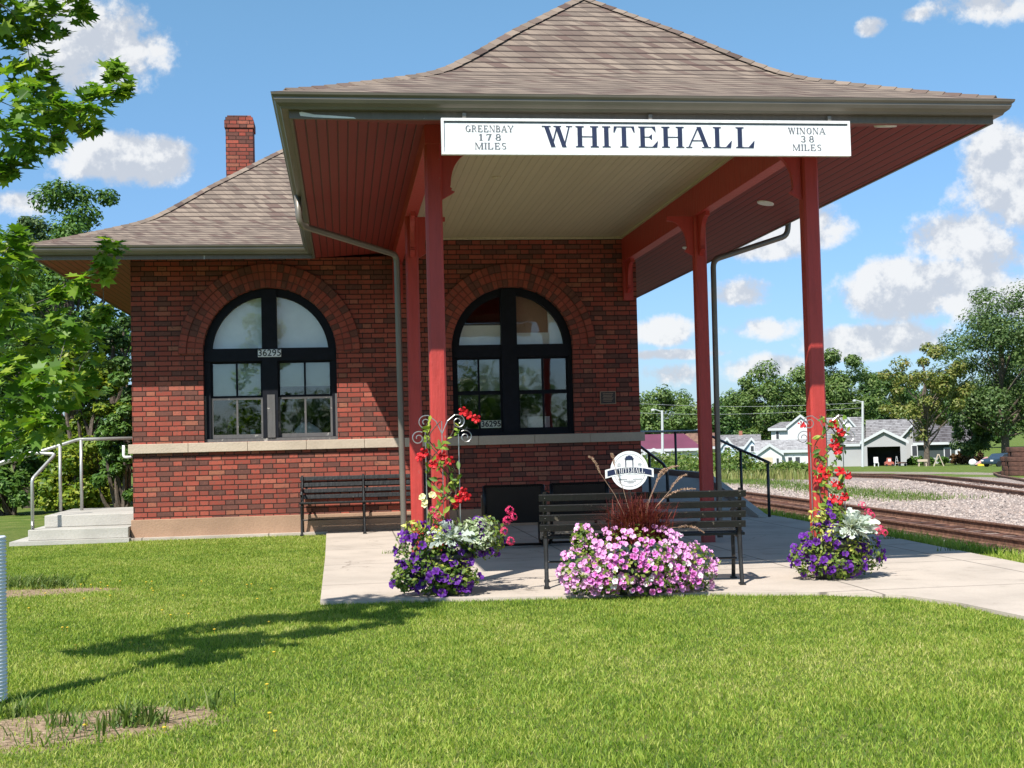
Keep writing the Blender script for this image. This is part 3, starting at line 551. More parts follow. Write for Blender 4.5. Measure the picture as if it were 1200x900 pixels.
setp(MB().box(5.72, 6.05, .3, .45, 1.37, 1.60).box(5.725, 6.045, .297, .3, 1.56, 1.585).build('cardboard_box', M['paper']), 'white box standing inside the right arched window', 'box')
# ------------- roof
PT = [0, .2, .4, .83, 1.25, 1.45, 1.7, 2.18, 2.93, 3.04, 3.24, 4.87]; PZ = [3.99, 4.06, 4.135, 4.31, 4.49, 4.60, 4.79, 5.19, 5.765, 5.85, 6.0, 7.15]
def prof(t_): return float(np.interp(t_, PT, PZ))
L0, L1 = -1.2, 8.54; CX0, CX1, CY0, MY0 = 2.47, 8.54, -8.88, -1.2; RC = (CX1-CX0)/2; RM = (L1-L0)/2; YB = WY+1.2
tsC = [0, .2, .4, .6, .83, 1.05, 1.25, 1.35, 1.45, 1.57, 1.7, 1.95, 2.18, 2.55, 2.93, RC]; tsM = tsC[:-1]+[RC, 3.24, 3.6, 4.0, 4.4, RM]
def slen(ts):
    s_ = [0]
    for a, b in zip(ts[:-1], ts[1:]): s_.append(s_[-1]+math.hypot(b-a, prof(b)-prof(a)))
    return s_
def face(mb, ts, fn):
    S_ = slen(ts)
    for i in range(len(ts)-1):
        a0, a1 = fn(ts[i]); b0, b1 = fn(ts[i+1]); 
        def uu(p): return p[0]+p[1]
        if (Vector(b0)-Vector(b1)).length < 1e-4: mb.add([a0, a1, b1], [(0, 1, 2)], [[(uu(a0), S_[i]), (uu(a1), S_[i]), (uu(b1), S_[i+1])]])
        else: mb.quad(a0, a1, b1, b0, uv=[(uu(a0), S_[i]), (uu(a1), S_[i]), (uu(b1), S_[i+1]), (uu(b0), S_[i+1])])
mb = MB()
face(mb, tsC, lambda q: ((CX0+q, CY0+q, prof(q)), (CX1-q, CY0+q, prof(q))))
face(mb, tsC, lambda q: ((CX0+q, MY0+q, prof(q)), (CX0+q, CY0+q, prof(q)))); face(mb, tsC, lambda q: ((CX1-q, CY0+q, prof(q)), (CX1-q, YB-q, prof(q))))
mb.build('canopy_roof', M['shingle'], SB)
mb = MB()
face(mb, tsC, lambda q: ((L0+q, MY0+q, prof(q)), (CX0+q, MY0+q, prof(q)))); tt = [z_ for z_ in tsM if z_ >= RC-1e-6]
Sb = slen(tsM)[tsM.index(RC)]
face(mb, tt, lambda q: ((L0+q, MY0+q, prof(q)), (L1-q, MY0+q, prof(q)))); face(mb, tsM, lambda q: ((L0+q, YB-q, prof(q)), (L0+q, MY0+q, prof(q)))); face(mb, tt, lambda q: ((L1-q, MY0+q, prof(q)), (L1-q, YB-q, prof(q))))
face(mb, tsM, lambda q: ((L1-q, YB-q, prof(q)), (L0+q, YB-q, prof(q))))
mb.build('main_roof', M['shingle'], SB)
def hipcap(path, name='hip_cap'):
    mb = MB(); P = [Vector(p) for p in path]; L = [0]
    for i in range(1, len(P)): L.append(L[-1]+(P[i]-P[i-1]).length)
    s_ = 0.16
    def pt(d_):
        i = max(j for j in range(len(L)) if L[j] <= d_+1e-9); i = min(i, len(P)-2); return P[i].lerp(P[i+1], (d_-L[i])/(L[i+1]-L[i])), (P[i+1]-P[i]).normalized()
    while s_+.16 < L[-1]:
        a, ta = pt(s_); b, tb = pt(s_+.19 if s_+.19 < L[-1] else L[-1]); side = Vector((ta.y, -ta.x, 0)).normalized()*.085; dn = Vector((0, 0, -.042)); u_ = Vector((0, 0, 1))
        mb.add([a+u_*.022, a+side+dn+u_*.02, a-side+dn+u_*.02, b+u_*.012, b+side+dn+u_*.01, b-side+dn+u_*.01, a+u_*.01, a+side+dn, a-side+dn],
               [(0, 1, 4, 3), (2, 0, 3, 5), (0, 6, 7, 1), (2, 8, 6, 0)], [[(s_*2, 0.06)]*4]*4); s_ += .145
    return mb.build(name, M['shingle'], SB)
hipcap([(CX0+q, CY0+q, prof(q)) for q in tsC]); hipcap([(CX1-q, CY0+q, prof(q)) for q in tsC]); hipcap([(L0+q, MY0+q, prof(q)) for q in tsM]); hipcap([(CX0+RC, CY0+RC+.2*k, prof(RC)+.01) for k in range(24)], 'ridge_cap')
# fascia and gutters follow the eaves
def eave_run(path, closed_prof, name, mat):
    """path points (x,y) with outward side on the right hand of travel reversed by miter; profile = (inset, z)"""
    n = len(path); dirs = [(Vector(path[i+1])-Vector(path[i])).normalized() for i in range(n-1)]
    def inset(i, d_):
        if i == 0: nn_ = Vector((-dirs[0].y, dirs[0].x)); return Vector(path[0])+nn_*d_
        if i == n-1: nn_ = Vector((-dirs[-1].y, dirs[-1].x)); return Vector(path[-1])+nn_*d_
        a = Vector((-dirs[i-1].y, dirs[i-1].x)); b = Vector((-dirs[i].y, dirs[i].x)); m_ = (a+b); m_ = m_/m_.dot(a); return Vector(path[i])+m_*d_
    for i in range(n-1):
        mb = MB(); k = len(closed_prof)
        for e in (i, i+1):
            for d_, z_ in closed_prof: q = inset(e, d_); mb.v.append((q.x, q.y, z_))
        for j in range(k): mb.f.append([j, (j+1) % k, k+(j+1) % k, k+j])
        mb.f.append(list(range(k-1, -1, -1))); mb.f.append(list(range(k, 2*k))); mb.build(name, mat, SB)
EAVE = [(L0, WY), (L0, MY0), (CX0, MY0), (CX0, CY0), (CX1, CY0), (CX1, WY)]
eave_run(EAVE, [(.132, 3.815), (.16, 3.815), (.16, 3.985), (.132, 3.985)], 'fascia', M['fascia'])
eave_run(EAVE, [(.13, 3.875), (.075, 3.875), (.065, 3.893), (.055, 3.90), (.035, 3.915), (.022, 3.94), (.022, 3.955), (.004, 3.972), (.0, 3.988), (.008, 3.992), (.012, 3.978), (.03, 3.955), (.04, 3.925), (.06, 3.91), (.128, 3.90)], 'gutter', M['gutter'])
MB().extr([(2.68, -8.751, 3.862), (2.69, -8.751, 3.835), (2.78, -8.751, 3.826), (2.93, -8.751, 3.820), (3.12, -8.751, 3.817), (3.10, -8.751, 3.828), (2.92, -8.751, 3.840), (2.80, -8.751, 3.846), (2.70, -8.751, 3.868)], (0, .002, 0)).build('peeled_paint', M['paper'], SB)
# soffits
zs0, zs1 = 3.822, 3.99; i0 = .155
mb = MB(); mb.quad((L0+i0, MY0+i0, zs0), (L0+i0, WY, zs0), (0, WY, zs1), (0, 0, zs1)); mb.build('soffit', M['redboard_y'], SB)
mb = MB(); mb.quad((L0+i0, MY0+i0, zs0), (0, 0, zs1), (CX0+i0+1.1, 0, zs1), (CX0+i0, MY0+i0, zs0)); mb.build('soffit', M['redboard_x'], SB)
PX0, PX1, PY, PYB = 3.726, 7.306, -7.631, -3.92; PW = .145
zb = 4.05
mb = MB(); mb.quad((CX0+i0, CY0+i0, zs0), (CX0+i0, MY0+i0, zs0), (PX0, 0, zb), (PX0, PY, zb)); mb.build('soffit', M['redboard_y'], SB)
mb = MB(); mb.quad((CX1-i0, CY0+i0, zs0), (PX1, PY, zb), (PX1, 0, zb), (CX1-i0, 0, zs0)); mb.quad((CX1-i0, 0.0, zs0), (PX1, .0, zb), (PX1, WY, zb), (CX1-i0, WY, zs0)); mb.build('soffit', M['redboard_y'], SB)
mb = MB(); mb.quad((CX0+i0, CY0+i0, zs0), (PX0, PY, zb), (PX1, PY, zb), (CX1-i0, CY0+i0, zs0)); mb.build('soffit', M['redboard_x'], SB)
MB().box(PX0+PW, PX1-PW, PY+PW, -.02, 4.258, 4.28).build('ceiling', M['cream'], SB)
mb = MB().box(PX0+PW, PX0+PW+.03, PY+PW+.03, -.05, 4.225, 4.256).box(PX1-PW-.03, PX1-PW, PY+PW+.03, -.05, 4.225, 4.256).box(PX0+PW, PX1-PW, -.05, -.015, 4.225, 4.256).box(PX0+PW, PX1-PW, PY+PW, PY+PW+.03, 4.225, 4.256); mb.build('ceiling_trim', M['cream'], SB)
for (a, b, c_, d_) in ((PX0, PX0+PW, PY+PW+.002, -.002), (PX1-PW, PX1, PY+PW+.002, -.002), (PX0, PX1, PY, PY+PW)): MB().box(a, b, c_, d_, 3.88, 4.3).build('beam', M['red'], SB, bevel=.006)
# posts with curved brackets
def bracket(x, y, dx_, dy_):
    pr = [(0, 3.88), (0, 3.40), (.05, 3.43), (.085, 3.45), (.115, 3.47), (.085, 3.482), (.09, 3.50), (.075, 3.51)]
    for k in range(9): a = math.pi/2*k/8; pr.append((.08+.22*(1-math.cos(a)), 3.53+.30*math.sin(a)))
    pr += [(.32, 3.83), (.32, 3.88)]
    th = Vector((-dy_, dx_, 0))*.05; return MB().extr([(x+dx_*u_-th.x/2, y+dy_*u_-th.y/2, z_) for u_, z_ in pr], th)
for (px_, py_, dl) in ((PX0, PY, [(1, 0), (0, 1)]), (PX1-PW, PY, [(-1, 0), (0, 1)]), (PX0, PYB-PW/2, [(0, 1), (0, -1), (1, 0)]), (PX1-PW, PYB-PW/2, [(0, 1), (0, -1), (-1, 0)])):
    mb = MB(); b = .018; mb.extr([(px_+b, py_, 0), (px_+PW-b, py_, 0), (px_+PW, py_+b, 0), (px_+PW, py_+PW-b, 0), (px_+PW-b, py_+PW, 0), (px_+b, py_+PW, 0), (px_, py_+PW-b, 0), (px_, py_+b, 0)], (0, 0, 3.88))
    po = mb.build('post', M['red'], SB); cx, cy = px_+PW/2, py_+PW/2
    for (a, c_) in dl: bracket(cx+a*PW/2, cy+c_*PW/2, a, c_).build('bracket', M['red'], po)
for px_ in (PX0, PX1-PW): 
    wp = MB().box(px_, px_+PW, -.075, -.001, 3.3, 3.88).build('wall_bracket_post', M['red'], SB); bracket(px_+PW/2, -.075, 0, -1).build('bracket', M['red'], wp)
# recessed lights in the soffit
for (x_, y_) in ((7.72, -8.17), (7.86, -4.54), (7.9, -1.08), (7.9, 3.0)):
    tz = zb+(zs0-zb)*(x_-PX1)/(CX1-i0-PX1); 
    if y_ < PY: tz = min(tz, zb+(zs0-zb)*(PY-y_)/(PY-(CY0+i0)))
    e_ = empty('recessed_light', (x_, y_, tz)); e_.parent = SB; e_.rotation_euler = (0, math.atan2(zb-zs0, CX1-i0-PX1), 0) if y_ > PY else (math.atan2(zb-zs0, 1.1), 0, 0)
    MB().lathe([(.075, -.014), (.095, -.012), (.10, .004)], n=20).build('trim_ring', M['white'], e_, local=True); MB().lathe([(.02, -.013), (.074, -.0125), (.074, .0)], n=20).build('lens', M['glasslight'], e_, local=True)
for (x_, y_) in ((4.95, -5.6), (4.75, -4.4)): MB().lathe([(.05, 0), (.05, -.012), (.02, -.03)], (x_, y_, 4.257), 12).build('ceiling_light', M['cream'], SB)
# downspouts
def spout(path): return MB().tube(path, .036, 8)
def rnd_path(P, r_=.09):
    P = [Vector(p) for p in P]; out = [P[0]]
    for a, b, c_ in zip(P[:-2], P[1:-1], P[2:]):
        u_ = (a-b).normalized()*r_; v_ = (c_-b).normalized()*r_
        for k in range(5): f_ = k/4; out.append((b+u_)*(1-f_)**2+b*2*f_*(1-f_)+(b+v_)*f_**2)
    return out+[P[-1]]
spout(rnd_path([(2.54, -5.2, 3.89), (2.56, -5.2, 3.58), (3.62, -3.95, 3.44), (3.64, -3.95, .22), (3.62, -3.95, .05)])).build('downspout', M['gutter'], SB, smooth=True)
spout(rnd_path([(8.47, -3.6, 3.89), (8.45, -3.6, 3.70), (7.40, -3.92, 3.36), (7.38, -3.92, .30), (7.38, -3.92, .05)])).build('downspout', M['gutter'], SB, smooth=True)
# chimney
ch = MB().box(.93, 1.42, 5.0, 5.5, 4.6, 7.30); chm = ch.build('chimney', M['brick'], SB)
MB().box(.91, 1.44, 4.98, 5.52, 7.10, 7.24).box(.96, 1.39, 5.03, 5.47, 7.30, 7.335).build('chimney_cap', M['brick'], chm)

# ------------------------------------------------------------------ signs and lettering
def glyph_polys(ch):
    """thick-and-thin display capitals in a unit-high box: returns polygons and advance width"""
    T, t_, sf = .17, .035, .035
    def V(x, w_=T, y0=0, y1=1, s1=1, s2=1):
        p = [[(x, y0), (x+w_, y0), (x+w_, y1), (x, y1)]]; e = .075
        if s1: p.append([(x-e, y0), (x+w_+e, y0), (x+w_+e, y0+sf), (x+w_, y0+sf+.02), (x, y0+sf+.02), (x-e, y0+sf)])
        if s2: p.append([(x-e, y1-sf), (x, y1-sf-.02), (x+w_, y1-sf-.02), (x+w_+e, y1-sf), (x+w_+e, y1), (x-e, y1)])
        return p
    def Hh(x0, x1, y): return [[(x0, y-t_/2), (x1, y-t_/2), (x1, y+t_/2), (x0, y+t_/2)]]
    def diag(x0, x1, w_, y0=0, y1=1): return [[(x0, y0), (x0+w_, y0), (x1+w_, y1), (x1, y1)]]
    def ring(cx, cy, rx, ry, tw, a0=0, a1=360, thin=.03):
        out = []; n = 24
        for k in range(n):
            A, B = R(a0+(a1-a0)*k/n), R(a0+(a1-a0)*(k+1)/n); q = []
            for (a, inn) in ((A, 0), (B, 0), (B, 1), (A, 1)):
                ex, ey = (rx-tw*inn, ry-thin*inn); q.append((cx+ex*math.cos(a), cy+ey*math.sin(a)))
            out.append(q)
        return out
    def tri(*p): return [list(p)]
    if ch == 'W': return diag(.30, .04, T)[::1]+diag(.30, .52, .045)+diag(.72, .46, T)+diag(.72+.05, .98, .045)+Hh(-.04, .30, 1-sf/2)+Hh(.40, .70, 1-sf/2)+Hh(.88, 1.12, 1-sf/2), 1.16
    if ch == 'H': return V(.06)+V(.62)+Hh(.2, .65, .5), .9
    if ch == 'I': return V(.08), .34
    if ch == 'T': return V(.32, s2=0)+Hh(.02, .80, 1-t_/2)+tri((.02, 1), (.0, .72), (.04, .72), (.14, 1))+tri((.80, 1), (.82, .72), (.78, .72), (.68, 1)), .86
    if ch == 'E': return V(.08)+Hh(.2, .66, 1-t_/2)+Hh(.2, .70, t_/2)+Hh(.2, .52, .5)+tri((.50, 1), (.66, 1), (.68, .72))+tri((.52, 0), (.72, 0), (.76, .32))+tri((.40, .5), (.53, .64), (.53, .36)), .82
    if ch == 'A': return diag(.02, .40, .045)+diag(.66, .36, T)+Hh(.14, .62, .34)+Hh(-.06, .18, sf/2)+Hh(.56, .92, sf/2), .90
    if ch == 'L': return V(.08)+Hh(.2, .68, t_/2)+tri((.48, 0), (.70, 0), (.74, .36)), .80
    if ch == 'G': return ring(.42, .5, .38, .5, .16, 50, 330)+V(.62, .15, .05, .42, 0, 1), .88
    if ch == 'R': return V(.08)+ring(.36, .75, .30, .25, .14, -90, 90)+Hh(.2, .40, 1-t_/2)+Hh(.2, .40, .5)+diag(.62, .36, .15, 0, .5), .86
    if ch == 'N': return V(.08, .05)+V(.72, .05, s1=0)+diag(.60, .06, .17), .90
    if ch == 'B': return V(.08)+ring(.36, .75, .27, .25, .14, -90, 90)+ring(.38, .26, .32, .26, .15, -90, 90)+Hh(.2, .40, 1-t_/2)+Hh(.2, .40, .5)+Hh(.2, .4, t_/2), .80
    if ch == 'Y': return V(.34, s2=0, y1=.46)+diag(.36, .02, .16, .42, 1)+diag(.46, .78, .045, .42, 1)+Hh(-.04, .26, 1-sf/2)+Hh(.66, .92, 1-sf/2), .88
    if ch == 'M': return V(.08, .05)+V(.86, T)+diag(.46, .06, .16)+diag(.50, .88, .05), 1.12
    if ch == 'S': return ring(.34, .74, .27, .26, .13, 40, 270)+ring(.34, .27, .28, .27, .13, -140, 90)+diag(.16, .50, .0, .5, .5)+tri((.56, .98), (.60, .98), (.60, .66))+tri((.06, .02), (.03, .02), (.04, .34)), .68
    if ch == 'O': return ring(.42, .5, .38, .5, .17), .86
    if ch == '1': return V(.16, s2=0)+tri((.04, .82), (.20, 1), (.20, .86)), .46
    if ch == '7': return diag(.16, .42, .15)+Hh(.04, .58, .95)+tri((.04, 1), (.04, .72), (.12, .92)), .62
    if ch == '8': return ring(.32, .75, .24, .25, .12)+ring(.32, .26, .28, .27, .13), .64
    if ch == '3': return ring(.28, .74, .26, .26, .13, -90, 150)+ring(.28, .27, .28, .27, .14, -150, 90), .62
    return [], .4
def text_mesh(s_, x0, x1, z0, h, y_, th=.004, mb=None, gap=.10, xf=None):
    mb = mb or MB(); tot = sum(glyph_polys(c_)[1]+gap for c_ in s_)-gap; sx = (x1-x0)/tot; x = x0
    for c_ in s_:
        P_, adv = glyph_polys(c_)
        for i_, pl in enumerate(P_):
            yy = y_-th-.0002*(i_ % 5); q = [(x+a*sx, b*h) for a, b in pl]
            q = [(a, yy, z0+b) for a, b in q] if xf is None else [xf(a, b, yy) for a, b in q]
            ar = sum(q[j][0]*q[(j+1) % len(q)][2]-q[(j+1) % len(q)][0]*q[j][2] for j in range(len(q)))
            if abs(ar) < 1e-9: continue
            if ar < 0: q = q[::-1]
            mb.extr(q, (0, th*.8, 0))
        x += (adv+gap)*sx
    return mb
SX0, SX1, SZ0, SZ1, SY = 3.778, 7.12, 3.521, 3.808, -8.82
sg = empty('station_sign', (5.7, SY, SZ0), 'long white station name board reading WHITEHALL under the canopy eave', 'sign')
MB().box(SX0, SX1, SY, SY+.03, SZ0, SZ1).build('board', M['white'], sg)
MB().box(SX0, SX1, SY-.012, SY, SZ1-.022, SZ1).box(SX0, SX1, SY-.012, SY, SZ0, SZ0+.016).box(SX0, SX0+.02, SY-.012, SY, SZ0+.016, SZ1-.022).box(SX1-.02, SX1, SY-.012, SY, SZ0+.016, SZ1-.022).build('frame', M['white'], sg)
MB().box(SX0+.02, SX1-.02, SY-.002, SY, SZ1-.036, SZ1-.022).build('shadow_line', M['greytext'], sg)  # grey strip painted as the shadow cast by the top frame
text_mesh('WHITEHALL', 4.583, 6.324, 3.585, .168, SY).build('lettering', M['navy'], sg)
def small(rows):
    mb = MB()
    for (w_, a, b, z_, g_) in rows: text_mesh(w_, a, b, z_, .050, SY, mb=mb, gap=g_)
    return mb
small([('GREENBAY', 3.967, 4.347, 3.703, .1), ('178', 4.07, 4.25, 3.636, .3), ('MILES', 4.04, 4.29, 3.566, .1)]).build('lettering', M['greytext'], sg)
small([('WINONA', 6.595, 6.913, 3.703, .1), ('38', 6.70, 6.815, 3.636, .3), ('MILES', 6.63, 6.875, 3.566, .1)]).build('lettering', M['greytext'], sg)
for xx in (3.95, 5.45, 6.95): MB().box(xx, xx+.03, SY+.031, SY+.05, 3.70, 3.86).build('mounting_strap', M['gutter'], sg)
def font_mesh(s_, size, mat, parent, loc, name='lettering', bold=0):
    c_ = bpy.data.curves.new(name, 'FONT'); c_.body = s_; c_.size = size; c_.extrude = .0015; c_.offset = bold; c_.align_x = 'CENTER'; c_.align_y = 'CENTER'
    to = bpy.data.objects.new('tmp', c_); col.objects.link(to); dg = bpy.context.evaluated_depsgraph_get(); me = bpy.data.meshes.new_from_object(to.evaluated_get(dg)); bpy.data.objects.remove(to)
    me.materials.clear(); me.materials.append(mat); me.name = name; o = bpy.data.objects.new(name, me); col.objects.link(o); o.parent = parent; o.location = loc; o.rotation_euler = (math.pi/2, 0, 0); return o
n1_ = empty('number_sign', (1.932, .043, 2.60), 'small white plate reading 36295 on the mullion of the left arched window', 'sign')
MB().box(-.165, .165, 0, .006, -.055, .055).build('plate', M['paper'], n1_, local=True, bevel=.02); font_mesh('36295', .135, M['dark'], n1_, (0, -.003, 0), bold=.001)
n2_ = empty('number_sign', (5.14, .128, 1.50), 'white paper reading 36295 low inside the right arched window', 'sign')
MB().box(-.15, .15, 0, .004, -.055, .055).build('plate', M['shade_green'], n2_, local=True); font_mesh('36295', .12, M['dark'], n2_, (0, -.002, 0), bold=.003)
pq = empty('wall_plaque', (6.885, 0, 1.85), 'small dark bronze plaque on the brick wall right of the right arched window', 'plaque')
MB().box(-.12, .12, -.022, -.001, -.095, .095).build('plate', M['bronze'], pq, local=True); mb = MB()
for k in range(6): mb.box(-.08+.01*(k % 2), .08-.012*(k % 3), -.025, -.022, .055-.022*k, .063-.022*k)
mb.box(-.12, .12, -.027, -.022, .085, .095).box(-.12, .12, -.027, -.022, -.095, -.085).box(-.12, -.11, -.027, -.022, -.085, .085).box(.11, .12, -.027, -.022, -.085, .085).build('relief', M['found'], pq, local=True)

# ------------------------------------------------------------------ benches
def bench(label, loc, rz, length, frames, back_dir=1, slats=M['blackmetal']):
    """local: backrest at y=0, seat towards +y*back_dir"""
    b = empty('park_bench', loc, label, 'bench', rz=rz); s_ = back_dir; H = .80
    mb = MB()
    for z_ in (.775, .685, .60, .515): mb.cbox((0, s_*(-.02-.10*(z_-.43)/.4), z_), length, .022, .058, rx=s_*.2)
    mb.build('backrest', slats, b, local=True, bevel=.004)
    mb = MB()
    for k in range(5): mb.cbox((0, s_*(.05+.088*k), .425+.006*k), length, .07, .024)
    mb.build('seat', slats, b, local=True, bevel=.004)
    for fx in frames:
        mb = MB(); y0 = lambda z_: s_*(-.02-.10*(z_-.43)/.4)
        mb.tube([(fx, y0(.83)-s_*.0+s_*.025, .82), (fx, y0(.6)+s_*.025, .6), (fx, s_*.01, .42), (fx, s_*-.02, .22), (fx, s_*-.07, .01)], [.016, .018, .022, .018, .018], 6)
        mb.tube([(fx, s_*.01, .40), (fx, s_*.42, .405)], .016, 6); mb.tube([(fx, s_*.40, .41), (fx, s_*.39, .22), (fx, s_*.44, .01)], [.02, .017, .018], 6)
        mb.cbox((fx, s_*-.07, .008), .05, .10, .016); mb.cbox((fx, s_*.44, .008), .05, .10, .016)
        fo = mb.build('end_frame', M['blackmetal'], b, local=True)
        if fx in (frames[0], frames[-1]):
            pa = [(fx, y0(.62)+s_*.03, .62), (fx, s_*.15, .635), (fx, s_*.36, .62), (fx, s_*.44, .60), (fx, s_*.455, .57), (fx, s_*.43, .55), (fx, s_*.40, .565)]
            MB().tube(pa, .016, 6).tube([(fx, s_*.36, .61), (fx, s_*.39, .5), (fx, s_*.38, .41)], .013, 6).build('armrest', M['blackmetal'], fo, local=True)
            MB().tube([(fx, s_*.30+.0, .52+.0)]+[(fx, s_*(.18+.06*math.cos(a)), .52+.06*math.sin(a)) for a in [k*math.pi/5 for k in range(10)]], .009, 5).build('scroll', M['blackmetal'], fo, local=True)
        for z_ in (.775, .685, .60, .515):
            bl = MB().lathe([(.011, -.004), (.011, .0), (.004, .006)], (fx, z_, s_*(.025+.10*(z_-.43)/.4)), 8); bl.v = [(a, -c_, bb) for a, bb, c_ in bl.v]; bl.build('bolt', M['galv'], fo, local=True)
    mb = MB().tube([(frames[0], s_*.2, .2), (frames[-1], s_*.2, .2)], .01, 6).build('stretcher', M['blackmetal'], b, local=True)
    return b
bench('black slatted bench seen from behind, backing the pink petunias at the front of the platform', (5.50, -7.93, 0), R(-9), 1.76, (-.83, .83), 1)
bench('weathered black slatted bench against the brick wall under the left arched window', (3.24, -.16, 0), 0, 1.80, (-.87, 0, .87), -1, M['blackmetal'])
# black steel chairs in the shade of the canopy
def chair(label, loc, rz):
    b = empty('metal_chair', loc, label, 'chair', 'black metal chairs in the shade of the canopy', rz); w_ = .34
    n = 8; pts = [(-w_+.02, .30), (w_-.02, .30), (w_, .34)]+[(w_-.03+.03*math.cos(a), .69+.03*math.sin(a)) for a in (0, .8, 1.57)]+[(-w_+.03-.03*math.cos(a), .69+.03*math.sin(a)) for a in (1.57, .8, 0)]+[(-w_, .34)]
    MB().extr([(x_, -.04*(z_-.3)/.4, z_) for x_, z_ in pts], (0, .012, 0)).build('backrest', M['steelblack'], b, local=True)
    MB().cbox((0, .26, .40), .66, .5, .014).build('seat', M['steelblack'], b, local=True)
    for sx in (-1, 1):
        x_ = sx*w_; MB().tube([(x_, -.05, .74), (x_, -.03, .5), (x_, .0, .2), (x_, .02, .10), (x_, .08, .045), (x_, .2, .03), (x_, .42, .03), (x_, .52, .07), (x_, .55, .2), (x_, .54, .58), (x_, .46, .63), (x_, .0, .60)], .022, 8).build('side_frame', M['steelblack'], b, local=True, smooth=True)
    MB().tube([(-w_, .1, .04), (w_, .1, .04)], .016, 6).tube([(-w_, -.05, .735), (w_, -.05, .735)], .016, 6).build('crossbar', M['steelblack'], b, local=True); return b
chair('black metal chair in the shade, left of the bench backed by pink petunias', (4.92, -3.9, 0), R(-4)); chair('black metal chair in the shade, seen through the slats of the front bench', (5.72, -3.75, 0), R(3))

# ------------------------------------------------------------------ ramp with rails, right of the depot
rp = empty('concrete_ramp', (7.6, 0, 0), 'grey concrete ramp and landing with low kerbs along the right side of the depot', 'ramp')
MB().extr([(7.62, .3, 0.002), (7.62, 3.0, .5), (7.62, 12, .5), (7.62, 12, 0.002)], (1.5, 0, 0)).build('ramp_floor', M['step'], rp)
for kx in (9.12, ): MB().extr([(kx, -.1, .004), (kx, -.1, .03), (kx, 1.6, .36), (kx, 3.0, .60), (kx, 12, .60), (kx, 12, .004)], (.14, 0, 0)).build('kerb', M['step'], rp)
def rail_thing(label, name, pts_top, posts, r_, mat, extra=()):
    t_ = empty(name, (posts[0][0], posts[0][1], 0), label, 'handrail'); MB().tube(rnd_path(pts_top, .05), r_, 8).build('top_rail', mat, t_, smooth=True)
    for (x_, y_, z0, z1) in posts: MB().tube([(x_, y_, z0), (x_, y_, z1)], r_, 8).build('post', mat, t_, smooth=True)
    for e_ in extra: MB().tube(rnd_path(e_, .05), r_, 8).build('lower_rail', mat, t_, smooth=True)
    return t_
rail_thing('dark metal handrail sloping down the outer side of the ramp', 'handrail', [(9.32, -.05, .82), (9.32, 1.3, 1.0), (9.32, 3.6, 1.32), (9.32, 11.5, 1.36)], [(9.32, .0, 0, .80), (9.32, 1.32, .0, .99), (9.32, 5.4, 0, 1.33), (9.32, 9.5, 0, 1.34)], .024, M['rail_paint'])
rail_thing('dark metal handrail sloping down the inner side of the ramp beside the depot wall', 'handrail', [(7.95, .75, .20), (7.95, .75, .72), (7.95, 1.0, .82), (7.95, 2.7, 1.12), (7.95, 3.1, 1.18), (7.95, 7.5, 1.22)], [(7.95, 1.9, .28, .97), (7.95, 4.2, .5, 1.18)], .024, M['rail_paint'])

# ------------------------------------------------------------------ side steps with pipe rails, left of the depot
st_ = empty('concrete_steps', (-.6, .5, 0), 'pale concrete steps and landing at the left corner of the depot', 'steps')
MB().box(-1.62, -.02, -.28, 2.6, -.1, .025).build('base_slab', M['step'], st_); MB().box(-1.40, -.045, -.16, 2.4, .025, .175).build('step', M['step'], st_, bevel=.01); MB().box(-1.28, -.03, .30, 2.2, .177, .345).build('landing', M['step'], st_, bevel=.01)
rail_thing('pale galvanised pipe handrail running level to the left corner of the depot', 'pipe_handrail', [(-.25, 1.7, 1.43), (-1.06, 1.6, 1.43), (-2.4, 1.0, .98)], [(-1.02, 1.6, .345, 1.42), (-1.30, 1.45, .345, 1.34)], .024, M['galv'])
rail_thing('bent galvanised pipe handrail at the foot of the side steps', 'pipe_handrail', [(-1.35, -.1, .02), (-1.35, -.1, .88), (-1.12, .3, 1.22), (-1.5, .3, 1.25), (-2.4, .0, .90)], [(-1.35, -.1, .02, .3)], .024, M['galv'])
MB_ = MB().tube(rnd_path([(-.01, .1, 1.15), (-.14, .1, 1.15), (-.14, .1, 1.32)], .03), .02, 8).build('pipe_elbow', M['white'], SB, smooth=True)

# ------------------------------------------------------------------ flowers and planters
def flower_mesh(name, mat, lobes=5, r_=.027, depth=.018, curl=.006):
    me = bpy.data.meshes.new(name); v = [(0, 0, -depth)]; n = lobes*4; f = []
    for k in range(n): a = 2*math.pi*k/n; v.append((r_*.33*math.cos(a), r_*.33*math.sin(a), -depth*.25))
    for k in range(n): a = 2*math.pi*k/n; q = r_*(1-.16*(.5+.5*math.cos(lobes*a))); v.append((q*math.cos(a), q*math.sin(a), curl*math.cos(lobes*a)+.002))
    for k in range(n): f.append((0, 1+k, 1+(k+1) % n)); f.append((1+k, 1+n+k, 1+n+(k+1) % n, 1+(k+1) % n))
    me.from_pydata(v, [], f); me.materials.append(mat)
    for p in me.polygons: p.use_smooth = True
    return me
def red_flower_mesh(name, mat, r_=.042, lobes=5):
    me = bpy.data.meshes.new(name); v = [(0, 0, -.03)]; f = []
    for k in range(lobes):
        a = 2*math.pi*k/lobes; ca, sa = math.cos(a), math.sin(a); b = len(v)
        for (rr, ww, zz_) in ((.25, .18, -.008), (.7, .36, .004), (1.0, .22, -.006)):
            for sg_ in (-1, 1): v.append((r_*(rr*ca-sg_*ww*sa), r_*(rr*sa+sg_*ww*ca), zz_+sg_*.006))
        f += [(0, b, b+1), (b, b+2, b+3, b+1), (b+2, b+4, b+5, b+3)]
    me.from_pydata(v, [], f); me.materials.append(mat); return me
